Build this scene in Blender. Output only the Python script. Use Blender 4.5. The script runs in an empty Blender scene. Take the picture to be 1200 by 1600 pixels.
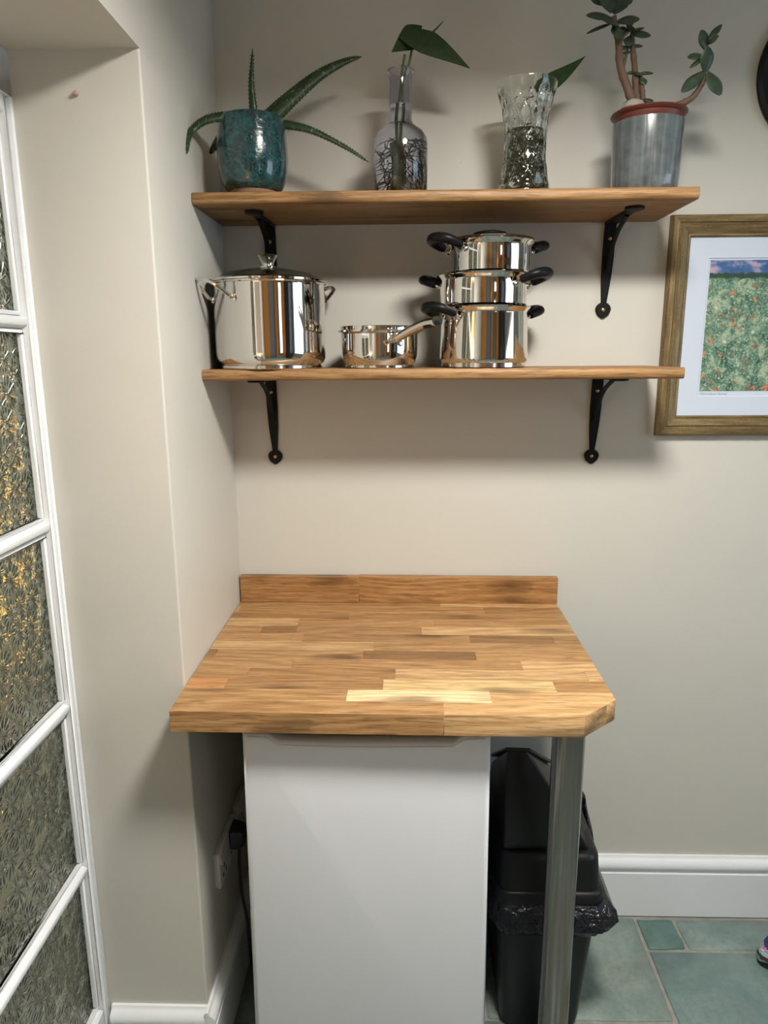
import bpy, bmesh, math, random
from mathutils import Vector, Matrix, noise
PI = math.pi
R = random.Random(7)
SC = bpy.context.scene
COL = SC.collection

# ------------------------------------------------------------------ camera, sky, lamps, exposure
cd = bpy.data.cameras.new('camera'); cam = bpy.data.objects.new('camera', cd); COL.objects.link(cam)
cd.sensor_fit = 'VERTICAL'; cd.sensor_height = 36; cd.lens = 1109.09 / 1600 * 36; cd.clip_start = .02
_r = Vector((0.99964626, 0.02604312, -0.00539461)); _u = Vector((-0.00037342, 0.21655925, 0.97626941)); _f = Vector((-0.02659336, 0.97592205, -0.21649237))
cam.matrix_world = Matrix((( _r.x, _u.x, -_f.x, 0.40578), (_r.y, _u.y, -_f.y, -1.68751), (_r.z, _u.z, -_f.z, 1.49895), (0, 0, 0, 1)))
SC.camera = cam

wd = bpy.data.worlds.new('sky'); SC.world = wd; wd.use_nodes = True
wd.node_tree.nodes['Background'].inputs[0].default_value = (0.66, 0.84, 1.0, 1)
wd.node_tree.nodes['Background'].inputs[1].default_value = 4.0

def portal(loc, rot, sx, sy):
    l = bpy.data.lights.new('window_portal', 'AREA'); l.shape = 'RECTANGLE'; l.size = sx; l.size_y = sy
    l.cycles.is_portal = True
    o = bpy.data.objects.new('window_portal', l); COL.objects.link(o); o.location = loc; o.rotation_euler = rot
portal((2.15, -3.42, 1.25), (PI/2, 0, 0), .5, .9)          # window behind the camera
portal((2.62, -1.15, 1.5), (PI/2, 0, PI/2), 1.1, 1.1)        # window in the right wall

def lamp(name, loc, power, color, radius, kind='POINT', size=None, blend=.6, rot=(0, 0, 0)):
    l = bpy.data.lights.new(name, kind); l.energy = power; l.color = color; l.shadow_soft_size = radius
    if kind == 'SPOT': l.spot_size = size; l.spot_blend = blend
    o = bpy.data.objects.new(name, l); COL.objects.link(o); o.location = loc; o.rotation_euler = rot
    return o
WARM = (1.0, .985, .94)
CEIL_LIGHTS = [(.72, -1.08, 29), (1.3, -2.75, 1)]          # two flush round ceiling lights
for x, y, p in CEIL_LIGHTS:
    o = lamp('ceiling_lamp_light', (x, y, 2.234), p, WARM, .1, 'AREA')
    o.data.shape = 'DISK'; o.data.size = .28; o.data.spread = math.radians(165)

SC.view_settings.view_transform = 'Standard'; SC.view_settings.look = 'None'
SC.view_settings.exposure = 0.08; SC.view_settings.gamma = 1.0; SC.view_settings.use_curve_mapping = False
try:
    SC.cycles.use_denoising = True; SC.cycles.denoiser = 'OPENIMAGEDENOISE'
    SC.cycles.max_bounces = 14; SC.cycles.transmission_bounces = 14; SC.cycles.transparent_max_bounces = 16
    SC.cycles.glossy_bounces = 6; SC.cycles.diffuse_bounces = 5
    SC.cycles.sample_clamp_indirect = 6.0; SC.cycles.caustics_reflective = False
    SC.cycles.blur_glossy = .3
except Exception as e:
    print(e)

# ------------------------------------------------------------------ materials
class NT:
    def __init__(s, name):
        s.m = bpy.data.materials.new(name); s.m.use_nodes = True; s.t = s.m.node_tree
        s.p = s.t.nodes['Principled BSDF']; s.out = s.t.nodes['Material Output']; s._c = {}
    def set(s, sock, v):
        if isinstance(v, bpy.types.NodeSocket): s.t.links.new(v, sock)
        elif isinstance(v, (tuple, list)) and len(v) == 3 and sock.type == 'RGBA': sock.default_value = (*v, 1)
        else: sock.default_value = v
    def n(s, ty, props=None, **ins):
        nd = s.t.nodes.new(ty)
        for k, v in (props or {}).items(): setattr(nd, k, v)
        for k, v in ins.items():
            key = int(k[1:]) if k[0] == 'i' and k[1:].isdigit() else k.replace('_', ' ')
            s.set(nd.inputs[key], v)
        return nd
    def obj(s):
        if 'o' not in s._c: s._c['o'] = s.n('ShaderNodeTexCoord').outputs['Object']
        return s._c['o']
    def rnd(s):
        if 'r' not in s._c: s._c['r'] = s.n('ShaderNodeObjectInfo')
        return s._c['r']
    def map(s, v, scale=(1, 1, 1), loc=(0, 0, 0), rot=(0, 0, 0)):
        return s.n('ShaderNodeMapping', i0=v, i1=loc, i2=rot, i3=scale).outputs[0]
    def noise(s, v, scale, detail=3, rough=.5, dist=0, out=0):
        return s.n('ShaderNodeTexNoise', Vector=v, Scale=scale, Detail=detail, Roughness=rough, Distortion=dist).outputs[out]
    def vor(s, v, scale, feature='F1', out=0, rand=1.0):
        return s.n('ShaderNodeTexVoronoi', {'feature': feature}, Vector=v, Scale=scale, Randomness=rand).outputs[out]
    def math(s, op, a, b=0.0, c=None):
        nd = s.n('ShaderNodeMath', {'operation': op}, i0=a, i1=b)
        if c is not None: s.set(nd.inputs[2], c)
        return nd.outputs[0]
    def vm(s, op, a, b=(0, 0, 0), out=0):
        return s.n('ShaderNodeVectorMath', {'operation': op}, i0=a, i1=b).outputs[out]
    def ramp(s, f, stops, interp='LINEAR'):
        nd = s.n('ShaderNodeValToRGB'); cr = nd.color_ramp; cr.interpolation = interp
        while len(cr.elements) < len(stops): cr.elements.new(.5)
        for e, (p, c) in zip(cr.elements, stops):
            e.position = p; e.color = (*c, 1) if isinstance(c, (tuple, list)) else (c, c, c, 1)
        s.set(nd.inputs[0], f); return nd.outputs[0]
    def mix(s, f, a, b, op='MIX'):
        nd = s.n('ShaderNodeMix', {'data_type': 'RGBA', 'blend_type': op})
        s.set(nd.inputs[0], f); s.set(nd.inputs[6], a); s.set(nd.inputs[7], b); return nd.outputs[2]
    def bump(s, h, strength=.3, dist=.002, normal=None):
        nd = s.n('ShaderNodeBump', Height=h, Strength=strength, Distance=dist)
        if normal is not None: s.set(nd.inputs['Normal'], normal)
        return nd.outputs[0]
    def fin(s, **k):
        for a, v in k.items(): s.set(s.p.inputs[a.replace('_', ' ')], v)
        return s.m
    def surf(s, sh): s.t.links.new(sh, s.out.inputs[0]); return s.m

def plain(name, col, rough=.5, metal=0, coat=0, var=.06, nscale=40, bump=0, spec=.5):
    m = NT(name); o = m.obj(); f = m.noise(o, nscale, 4)
    c = m.mix(f, tuple(x * (1 - var) for x in col), tuple(min(1, x * (1 + var)) for x in col))
    k = dict(Base_Color=c, Roughness=rough, Metallic=metal, Coat_Weight=coat, Specular_IOR_Level=spec)
    if bump: k['Normal'] = m.bump(m.noise(o, nscale * 6, 3), bump, .001)
    return m.fin(**k)

def wall_paint(name, col, rough=.45):
    m = NT(name); g = m.n('ShaderNodeNewGeometry').outputs['Position']
    roller = m.noise(g, 260, 3, .6); sag = m.noise(g, 9, 3, .55); patch = m.noise(g, 2.2, 2)
    pim = m.ramp(m.vor(g, 34), [(.0, 1.0), (.09, .0)])
    keep = m.ramp(m.noise(g, 3.0, 2), [(.5, 0.0), (.62, 1.0)])
    pim = m.math('MULTIPLY', pim, keep)
    n1 = m.bump(roller, .12, .001); n2 = m.bump(sag, .25, .006, n1); n3 = m.bump(pim, .35, .002, n2)
    c = m.mix(patch, tuple(x * .97 for x in col), tuple(min(1, x * 1.03) for x in col))
    return m.fin(Base_Color=c, Roughness=rough, Normal=n3, Specular_IOR_Level=.35)

def wood(name, dark, mid, light, ring=1.0, along=(1, 0, 0), rough=.42, tint=True, knots=1.0):
    m = NT(name); o = m.obj(); inf = m.rnd()
    off = m.vm('MULTIPLY', m.n('ShaderNodeCombineXYZ', i0=inf.outputs['Random'], i1=inf.outputs['Random'], i2=inf.outputs['Random']).outputs[0], (61.0, 17.3, 23.9))
    rot = (0, 0, 0) if along[0] else ((0, 0, PI/2) if along[1] else (0, PI/2, 0))
    p = m.map(o, rot=rot)
    p = m.vm('ADD', p, off)
    low = m.noise(m.map(p, (1.5, 8, 8)), 1.0, 2, .5, 0, 1)
    q = m.vm('ADD', m.map(p, (.55, 11, 11)), m.vm('MULTIPLY', low, (.6, 1.1 * ring, 1.1 * ring)))
    wav = m.n('ShaderNodeTexWave', {'wave_type': 'RINGS', 'rings_direction': 'X', 'wave_profile': 'SIN'}, Vector=q, Scale=2.6, Distortion=.7, Detail=3.0, Detail_Scale=1.6).outputs['Fac']
    broad = m.noise(m.map(p, (4.0, 42, 42)), 1.0, 3, .55)
    streak = m.noise(m.map(p, (11, 230, 230)), 1.0, 5, .66)
    pores = m.noise(m.map(p, (22, 420, 420)), 1.0, 2, .5)
    f = m.math('ADD', m.math('MULTIPLY', wav, .13), m.math('ADD', m.math('MULTIPLY', streak, .62), m.math('MULTIPLY', broad, .24)))
    c = m.ramp(f, [(.30, dark), (.50, mid), (.70, light)])
    c = m.mix(m.ramp(pores, [(.36, .55), (.46, 0.0)]), c, tuple(x * .55 for x in dark))
    if knots:
        kv = m.vm('ADD', m.map(p, (5.0, 15, 15)), m.vm('MULTIPLY', m.noise(m.map(p, (8, 30, 30)), 1, 2, .5, 0, 1), (.5, .5, .5)))
        kd = m.vor(kv, 1.0); kc = m.vor(kv, 1.0, out=1)
        sel = m.ramp(m.n('ShaderNodeSeparateColor', i0=kc).outputs[0], [(.66, 0.0), (.70, 1.0)])
        km = m.math('MULTIPLY', m.ramp(kd, [(.08, 1.0), (.40, 0.0)]), sel)
        c = m.mix(m.math('MULTIPLY', km, .8 * knots), c, tuple(x * .35 for x in dark))
    if tint: c = m.mix(1.0, c, inf.outputs['Color'], 'MULTIPLY')
    return m.fin(Base_Color=c, Roughness=m.ramp(streak, [(.3, rough - .05), (.7, rough + .1)]), Normal=m.bump(m.math('SUBTRACT', streak, m.math('MULTIPLY', pores, .5)), .12, .0008), Specular_IOR_Level=.45)

M = {}
M['wall'] = wall_paint('beige_wall_paint', (.60, .58, .52))
M['hallfloor'] = plain('hall_stone_floor', (.27, .265, .225), .6, var=.25, nscale=5)
M['kitchenwall'] = wall_paint('bounce_cutting_wall_paint', (.26, .27, .24))  # made-up dark paint for the unseen walls, to cut bounce light
M['ceiling'] = wall_paint('ceiling_paint', (.78, .75, .69))
M['gloss'] = plain('white_gloss_paint', (.85, .86, .87), .28, var=.03, nscale=14, bump=.05)
M['hallwall'] = wall_paint('hall_wall_paint', (.56, .57, .50))
M['oak'] = wood('oiled_oak_block', (.245, .115, .039), (.41, .222, .086), (.53, .325, .145), knots=1.0)
M['shelfoak'] = wood('waxed_oak_board', (.17, .082, .028), (.31, .165, .062), (.43, .255, .11), ring=.8, rough=.5, knots=.9)
M['pine'] = wood('orange_pine', (.42, .16, .03), (.60, .26, .06), (.70, .36, .10), rough=.35, along=(0, 0, 1), tint=False)
M['warmbounce'] = wood('warm_bounce_board', (.36, .17, .06), (.52, .28, .11), (.62, .38, .18), rough=.6, tint=False)  # orange tone stands in for warm light bounced onto the skirting
M['iron'] = plain('black_wrought_iron', (.0045, .0045, .005), .5, metal=0, var=.2, bump=.25, nscale=60, spec=.22)
M['brass'] = plain('brass_screw', (.55, .36, .16), .35, metal=1)
M['enamel'] = plain('white_fridge_enamel', (.70, .71, .735), .33, var=.015, nscale=8)
M['gasket'] = plain('grey_rubber_seal', (.25, .25, .26), .6)
M['dark'] = plain('dark_recess', (.05, .05, .052), .6)
M['plastic'] = plain('white_socket_plastic', (.74, .72, .68), .35)
M['blackplastic'] = plain('black_bin_plastic', (.0035, .004, .0045), .40, bump=.06, nscale=120)
M['bakelite'] = plain('black_handle_plastic', (.005, .005, .006), .42, spec=.22)
M['cable'] = plain('black_cable', (.012, .012, .013), .45)
M['grout'] = plain('pale_grout', (.30, .28, .245), .85, var=.45, nscale=30, bump=.5)
M['pinwhite'] = plain('mat_board', (.58, .635, .74), .7, var=.01)
M['terracotta'] = plain('terracotta_plastic', (.125, .026, .017), .45)
M['soil'] = plain('potting_soil', (.055, .04, .03), .95, var=.5, nscale=200, bump=1)
M['foot'] = plain('unglazed_clay', (.30, .17, .10), .8)
M['root'] = plain('brown_green_root', (.085, .06, .022), .6, var=.6, nscale=50)
M['moss'] = plain('mossy_root', (.095, .07, .028), .7, var=.6, nscale=50)
M['stem'] = plain('green_stem', (.085, .12, .035), .5, var=.2)
M['bark'] = plain('brown_jade_bark', (.14, .085, .055), .7, var=.35, nscale=60, bump=.4)
M['charcoal'] = plain('charcoal_panel', (.02, .02, .022), .4)
M['greydoor'] = plain('blue_grey_door_paint', (.20, .24, .29), .4)
M['knit_dark'] = plain('black_sole', (.012, .012, .014), .8)

def steel(name, rough=.07, col=(.74, .71, .67), brushed=0):
    m = NT(name); o = m.obj()
    k = dict(Base_Color=col, Metallic=1.0, Roughness=rough)
    if brushed:
        s = m.noise(m.map(o, (400, 400, 3) if brushed == 1 else (3, 3, 900)), 1.0, 3, .6)
        k['Roughness'] = m.ramp(s, [(.3, rough * .75), (.7, rough * 1.3)]); k['Normal'] = m.bump(s, .05, .0004)
    else:
        k['Normal'] = m.bump(m.noise(o, 9, 2), .05, .004)
    return m.fin(**k)
M['steel'] = steel('polished_steel', .05)
M['steelbase'] = steel('polished_steel_base', .12, (.76, .70, .63))
M['brushed'] = steel('brushed_steel_tube', .18, (.33, .30, .27))

def glass(name, col, rough=0.0, ior=1.46, bump=None):
    m = NT(name); k = dict(Color=col, Roughness=rough, IOR=ior)
    g = m.n('ShaderNodeBsdfGlass', **k)
    if bump is not None: m.set(g.inputs['Normal'], bump(m))
    return m.surf(g.outputs[0])
M['clearglass'] = glass('clear_vase_glass', (.97, .985, .975))
M['smokeglass'] = glass('lilac_grey_bottle_glass', (.90, .90, .945))
M['water'] = glass('water', (.97, .985, .97), ior=1.33)
M['lidglass'] = glass('tinted_lid_glass', (.88, .90, .88))
def flower_bump(m):
    g = m.map(m.obj(), (1, 1, 1))
    def layer(scale, seed, n):
        q = m.vm('ADD', g, (0, seed, seed * .7))
        v = m.n('ShaderNodeTexVoronoi', Vector=m.map(q, (0, 1, 1)), Scale=scale, Randomness=.9)
        d = m.vm('SUBTRACT', m.map(q, (0, scale, scale)), m.vm('MULTIPLY', v.outputs['Position'], (0, scale, scale)))
        x = m.n('ShaderNodeSeparateXYZ', i0=d)
        a = m.math('ARCTAN2', x.outputs[1], x.outputs[2])
        s = m.math('ABSOLUTE', m.math('SINE', m.math('MULTIPLY', a, n)))
        fall = m.ramp(v.outputs['Distance'], [(.03, 0.0), (.10, 1.0), (.60, .9), (.85, .2)])
        return m.math('MULTIPLY', s, fall)
    h = m.math('ADD', m.math('MULTIPLY', layer(23, 0.0, 7), 1.3), m.math('MULTIPLY', m.noise(m.map(g, (1, 120, 80)), 1, 2), .55))
    return m.bump(h, .6, .0026)
M['doorglass'] = glass('flower_patterned_glass', (.92, .95, .92), .09, 1.45, flower_bump)
def clear_pane():
    m = NT('window_pane_glass')
    mx = m.n('ShaderNodeMixShader', i0=.06, i1=m.n('ShaderNodeBsdfTransparent').outputs[0], i2=m.n('ShaderNodeBsdfGlossy', Roughness=.02).outputs[0])
    return m.surf(mx.outputs[0])
M['pane'] = clear_pane()
def emit(name, col, s):
    m = NT(name); return m.fin(Base_Color=col, Emission_Color=col, Emission_Strength=s)
M['bulb'] = emit('warm_bulb_glow', (1, .82, .60), 12)
M['shade'] = emit('added_lamp_glow', (1, .60, .16), 2.3)  # glow for the two added lamps, hall and door jamb

def teal_glaze():
    m = NT('teal_reactive_glaze'); o = m.obj()
    a = m.noise(o, 34, 5, .65, 1.6); b = m.noise(o, 110, 4, .6, 2.0); r = m.vor(m.vm('ADD', o, m.vm('MULTIPLY', m.noise(o, 30, 2, .5, 0, 1), (.02, .02, .02))), 42, 'DISTANCE_TO_EDGE')
    c = m.ramp(a, [(.32, (.004, .016, .022)), (.52, (.006, .042, .048)), (.68, (.014, .085, .085)), (.82, (.07, .19, .18))])
    c = m.mix(m.ramp(b, [(.60, 0.0), (.72, .7)]), c, (.10, .25, .22))
    c = m.mix(m.ramp(r, [(.0, .18), (.04, 0.0)]), c, (.11, .24, .22))
    h = m.math('ADD', m.math('MULTIPLY', a, .7), m.math('MULTIPLY', b, .5))
    return m.fin(Base_Color=c, Roughness=.12, Coat_Weight=.8, Coat_Roughness=.05, Normal=m.bump(h, .35, .0022))
M['teal'] = teal_glaze()
def grey_glaze():
    m = NT('blue_grey_streaked_glaze'); o = m.obj()
    a = m.noise(m.map(o, (70, 70, 2.2)), 1.0, 4, .6); b = m.noise(o, 60, 3)
    c = m.ramp(a, [(.28, (.040, .050, .053)), (.50, (.088, .105, .110)), (.72, (.17, .195, .20))])
    c = m.mix(.18, c, m.ramp(b, [(.3, (.06, .07, .07)), (.7, (.26, .29, .29))]))
    return m.fin(Base_Color=c, Roughness=.22, Coat_Weight=.5, Coat_Roughness=.08, Normal=m.bump(a, .3, .0015))
M['greyglaze'] = grey_glaze()
def leafmat(name, dark, light, rough, speck=None, scale=60):
    m = NT(name); o = m.obj(); a = m.noise(o, scale, 3)
    c = m.ramp(a, [(.3, dark), (.7, light)])
    if speck:
        s = m.noise(m.map(o, speck[1]), 1.0, 2); c = m.mix(m.ramp(s, [(.60, 0.0), (.66, .75)]), c, speck[0])
    return m.fin(Base_Color=c, Roughness=rough, Normal=m.bump(a, .15, .001), Specular_IOR_Level=.4)
M['aloe'] = leafmat('aloe_leaf', (.008, .022, .007), (.021, .045, .013), .42, ((.13, .19, .10), (260, 260, 110)))
M['pothos'] = leafmat('dark_heart_leaf', (.012, .030, .009), (.028, .060, .016), .35)
M['jade'] = leafmat('jade_leaf', (.022, .040, .024), (.050, .078, .046), .42)
def slate():
    m = NT('green_blue_flagstone'); g = m.n('ShaderNodeNewGeometry').outputs['Position']; inf = m.rnd()
    a = m.noise(g, 7, 5, .6, .4); b = m.noise(g, 60, 5, .7); e = m.noise(m.vm('ADD', g, (3, 7, 1)), 4.5, 3, .5)
    c = m.ramp(a, [(.30, (.145, .205, .20)), (.50, (.205, .275, .26)), (.70, (.27, .34, .32))])
    c = m.mix(m.ramp(e, [(.50, 0.0), (.68, .65)]), c, (.24, .225, .195))
    c = m.mix(m.ramp(b, [(.35, .35), (.55, 0.0)]), c, (.10, .14, .14))
    c = m.mix(1.0, c, inf.outputs['Color'], 'MULTIPLY')
    return m.fin(Base_Color=c, Roughness=m.ramp(b, [(.3, .32), (.7, .55)]), Normal=m.bump(m.math('ADD', a, m.math('MULTIPLY', b, .4)), .35, .004))
M['slate'] = slate()
def gilt():
    m = NT('worn_gilt_wood'); o = m.obj(); a = m.noise(m.map(o, (12, 160, 160)), 1.0, 4, .65); b = m.noise(o, 330, 3, .7)
    c = m.ramp(a, [(.30, (.085, .055, .020)), (.55, (.20, .135, .055)), (.75, (.33, .24, .105))])
    c = m.mix(m.ramp(b, [(.62, 0.0), (.70, .7)]), c, (.55, .44, .24))
    return m.fin(Base_Color=c, Roughness=.45, Metallic=.25, Normal=m.bump(m.math('ADD', a, b), .3, .0012))
M['gilt'] = gilt()
def bag():
    m = NT('crinkled_black_bin_bag'); o = m.obj()
    h = m.math('ADD', m.noise(o, 26, 4, .6, 1.5), m.math('MULTIPLY', m.vor(o, 45, 'DISTANCE_TO_EDGE'), .8))
    return m.fin(Base_Color=(.006, .006, .010), Roughness=.2, Normal=m.bump(h, .8, .012))
M['bag'] = bag()
def painting():
    # a busy naive festival field: tents and crowds under an evening sky, all flat print
    m = NT('naive_field_print'); o = m.obj(); s = m.n('ShaderNodeSeparateXYZ', i0=o); z = s.outputs[2]
    p = m.map(o, (1, 0, 1))
    a = m.noise(p, 32, 4, .65, .6); b = m.noise(p, 190, 4, .7, .5); c2 = m.noise(m.map(p, (1, 1, 1.6), (3, 0, 2)), 70, 3, .6, 1.0)
    c = m.ramp(a, [(.36, (.02, .085, .055)), (.50, (.10, .22, .15)), (.62, (.34, .42, .28))])
    c = m.mix(m.ramp(b, [(.54, 0.0), (.60, .75)]), c, (.50, .56, .40))
    c = m.mix(m.ramp(b, [(.36, .75), (.42, 0.0)]), c, (.03, .075, .06))
    c = m.mix(m.ramp(m.noise(p, 21, 3, .6, .8), [(.56, 0.0), (.64, .55)]), c, (.24, .17, .10))
    c = m.mix(m.ramp(c2, [(.60, 0.0), (.68, .7)]), c, (.06, .19, .13))
    for sc, lo, hi, sd in ((46, .05, .26, 0.0), (27, .04, .20, .37)):
        q = m.vm('ADD', p, (sd, 0, sd * 1.7)); v = m.n('ShaderNodeTexVoronoi', {'distance': 'MANHATTAN'}, Vector=m.map(q, (1, 0, 1.25)), Scale=sc, Randomness=1.0)
        cs = m.n('ShaderNodeSeparateColor', i0=v.outputs['Color'])
        pal = m.ramp(cs.outputs[1], [(.0, (.62, .24, .10)), (.18, (.42, .27, .15)), (.36, (.70, .33, .33)), (.52, (.10, .30, .52)), (.64, (.70, .66, .52)), (.82, (.30, .18, .10))], 'CONSTANT')
        msk = m.math('MULTIPLY', m.ramp(v.outputs['Distance'], [(lo + .28, 1.0), (hi + .26, 0.0)]), m.ramp(cs.outputs[0], [(.60, 0.0), (.62, 1.0)]))
        c = m.mix(m.math('MULTIPLY', msk, .85), c, m.mix(m.ramp(b, [(.42, .75), (.5, 0.0)]), pal, (.06, .04, .03)))
    edge = m.math('ADD', z, m.math('MULTIPLY', m.noise(p, 90, 3), .012))
    cl = m.noise(m.map(p, (1, 1, 2.0), (.31, 0, .2)), 13, 4, .6)
    sky = m.ramp(cl, [(.36, (.025, .045, .16)), (.50, (.05, .13, .30)), (.56, (.30, .28, .42)), (.64, (.66, .33, .40))])
    c = m.mix(m.ramp(edge, [(.109, 0.0), (.112, 1.0)]), c, (.02, .055, .035))
    c = m.mix(m.ramp(edge, [(.1215, 0.0), (.1235, 1.0)]), c, sky)
    return m.fin(Base_Color=c, Roughness=.6)
M['painting'] = painting()
def knit():
    m = NT('striped_knit'); o = m.obj(); s = m.n('ShaderNodeSeparateXYZ', i0=o)
    f = m.math('FRACT', m.math('ADD', m.math('MULTIPLY', s.outputs[2], 13.0), m.math('MULTIPLY', m.noise(o, 60, 2), .10)))
    c = m.ramp(f, [(.0, (.03, .03, .035)), (.16, (.45, .75, .70)), (.34, (.10, .05, .07)), (.46, (.55, .80, .78)), (.58, (.70, .30, .48)), (.66, (.01, .07, .22)), (.86, (.42, .38, .45))], 'CONSTANT')
    v = m.vor(o, 170); c = m.mix(m.ramp(v, [(.25, 0.0), (.6, .5)]), c, (.02, .02, .03))
    return m.fin(Base_Color=c, Roughness=.9, Normal=m.bump(v, .8, .003))
M['knit'] = knit()

# ------------------------------------------------------------------ geometry helpers
class MB:
    def __init__(s): s.v = []; s.f = []
    def add(s, vs, fs):
        b = len(s.v); s.v += [tuple(v) for v in vs]; s.f += [tuple(i + b for i in f) for f in fs]; return s
    def box(s, x0, x1, y0, y1, z0, z1):
        return s.add([(x, y, z) for z in (z0, z1) for y in (y0, y1) for x in (x0, x1)],
                     [(0, 2, 3, 1), (4, 5, 7, 6), (0, 1, 5, 4), (2, 6, 7, 3), (0, 4, 6, 2), (1, 3, 7, 5)])
    def prism(s, poly, axis, a, b):          # poly: list of 2d points, CCW; extruded along axis from a to b
        def P(p, t): return {'z': (p[0], p[1], t), 'y': (p[0], t, p[1]), 'x': (t, p[0], p[1])}[axis]
        n = len(poly)
        return s.add([P(p, a) for p in poly] + [P(p, b) for p in poly],
                     [tuple(range(n))[::-1], tuple(range(n, 2 * n))] + [(i, (i + 1) % n, n + (i + 1) % n, n + i) for i in range(n)])
    def loft(s, rings, closed=False, cap=True):
        n = len(rings[0]); vs = [p for r in rings for p in r]; fs = []; k = len(rings)
        for j in range(k if closed else k - 1):
            a, b = j * n, ((j + 1) % k) * n
            fs += [(a + i, a + (i + 1) % n, b + (i + 1) % n, b + i) for i in range(n)]
        if cap and not closed: fs += [tuple(range(n))[::-1], tuple(range((k - 1) * n, k * n))]
        return s.add(vs, fs)
    def lathe(s, prof, c=(0, 0, 0), n=56, mod=None):     # prof: (r, z); ends at r = 0 are closed
        rings = []
        for r, z in prof:
            r = max(r, 1e-5)
            rings.append([(c[0] + (r if mod is None else mod(r, z, 2 * PI * i / n)) * math.cos(2 * PI * i / n), c[1] + (r if mod is None else mod(r, z, 2 * PI * i / n)) * math.sin(2 * PI * i / n), c[2] + z) for i in range(n)])
        return s.loft(rings, cap=False)
    def tube(s, pts, rad, n=8, flat=1.0, up=None, cap=True):
        pts = [Vector(p) for p in pts]; k = len(pts)
        rad = [rad] * k if not isinstance(rad, (list, tuple)) else rad
        t = [(pts[min(i + 1, k - 1)] - pts[max(i - 1, 0)]).normalized() for i in range(k)]
        u = Vector(up) if up else (Vector((0, 0, 1)) if abs(t[0].z) < .9 else Vector((1, 0, 0)))
        rings = []
        for i in range(k):
            a = (u - t[i] * u.dot(t[i]))
            a = a.normalized() if a.length > 1e-6 else t[i].orthogonal().normalized()
            u = a if not up else u
            b = t[i].cross(a)
            rings.append([pts[i] + a * (rad[i] * flat * math.sin(2 * PI * j / n)) + b * (rad[i] * math.cos(2 * PI * j / n)) for j in range(n)])
        return s.loft(rings, cap=cap)
    def hull(s, pts):
        bm = bmesh.new()
        for p in pts: bm.verts.new(p)
        bmesh.ops.convex_hull(bm, input=bm.verts)
        bmesh.ops.delete(bm, geom=[v for v in bm.verts if not v.link_faces], context='VERTS')
        bmesh.ops.dissolve_limit(bm, angle_limit=.01, verts=bm.verts, edges=bm.edges)
        bm.verts.index_update()
        s.add([v.co[:] for v in bm.verts], [tuple(v.index for v in f.verts) for f in bm.faces]); bm.free(); return s

def spline(P, n):
    P = [Vector(p) for p in P]; out = []
    Q = [P[0] * 2 - P[1]] + P + [P[-1] * 2 - P[-2]]
    for i in range(len(P) - 1):
        a, b, c, d = Q[i:i + 4]
        for k in range(n):
            t = k / n
            out.append(.5 * ((2 * b) + (c - a) * t + (2 * a - 5 * b + 4 * c - d) * t * t + (3 * b - a - 3 * c + d) * t ** 3))
    out.append(P[-1]); return out

def wloc(o):
    l = Vector((0, 0, 0))
    while o is not None: l += o.location; o = o.parent
    return l

def obj(name, mb, mat, parent=None, bevel=0, seg=1, origin=None, sharp=38, color=None, kind=None, subd=0):
    me = bpy.data.meshes.new(name)
    org = Vector(origin) if origin is not None else (wloc(parent) if parent is not None else Vector((0, 0, 0)))
    bm = bmesh.new(); vs = [bm.verts.new(Vector(v) - org) for v in mb.v]
    for f in mb.f:
        if len(set(f)) > 2:
            try: bm.faces.new([vs[i] for i in f])
            except ValueError: pass
    bmesh.ops.remove_doubles(bm, verts=bm.verts, dist=1e-6)
    bmesh.ops.recalc_face_normals(bm, faces=bm.faces)
    if bevel:
        es = [e for e in bm.edges if len(e.link_faces) == 2 and e.calc_face_angle(0) > .5]
        bmesh.ops.bevel(bm, geom=es, offset=bevel, segments=seg, affect='EDGES', profile=.5, clamp_overlap=True)
    for f in bm.faces: f.smooth = True
    bm.to_mesh(me); bm.free()
    try: me.set_sharp_from_angle(angle=math.radians(sharp))
    except Exception: pass
    me.materials.append(M[mat] if isinstance(mat, str) else mat)
    o = bpy.data.objects.new(name, me); COL.objects.link(o)
    o.location = org - (wloc(parent) if parent is not None else Vector((0, 0, 0)))
    o.parent = parent
    if color: o.color = (*color, 1)
    if kind: o['kind'] = kind
    if subd:
        md = o.modifiers.new('sub', 'SUBSURF'); md.levels = md.render_levels = subd
    return o
def tag(o, label, cat, group=None):
    o['label'] = label; o['category'] = cat
    if group: o['group'] = group
    return o
def thing(name, loc, label, cat, group=None):
    o = bpy.data.objects.new(name, None); COL.objects.link(o); o.location = loc; o.empty_display_size = .05
    return tag(o, label, cat, group)
def struct(name, mb, mat, parent=None, **k):
    o = obj(name, mb, mat, parent, **k); o['kind'] = 'structure'; return o

# ------------------------------------------------------------------ room shell
CE, XR, YF, YR, XD = 2.28, 2.62, -3.42, -.4767, -.21
OP = -1.22                                             # far jamb of the recessed doorway
struct('wall_back', MB().box(-.25, XR + .1, 0, .1, -.02, CE), 'wall')
wl = MB()
rc = [(-.25, 0), (-.25, YR)] + [(-.004 + .004 * math.sin(a), YR + .004 - .004 * math.cos(a)) for a in (0, PI / 8, PI / 4, 3 * PI / 8, PI / 2)] + [(0, 0)]
wl.prism(rc, 'z', -.02, 1.962)
wl.box(-.25, 0, OP, 0, 1.962, CE); wl.box(-.25, 0, YF, OP, -.02, CE)
struct('wall_left', wl, 'wall')
struct('wall_right', MB().box(XR, XR + .1, YF, -1.7, -.02, CE).box(XR, XR + .1, -.6, 0, -.02, CE).box(XR, XR + .1, -1.7, -.6, -.02, .95).box(XR, XR + .1, -1.7, -.6, 2.05, CE), 'kitchenwall')
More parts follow.
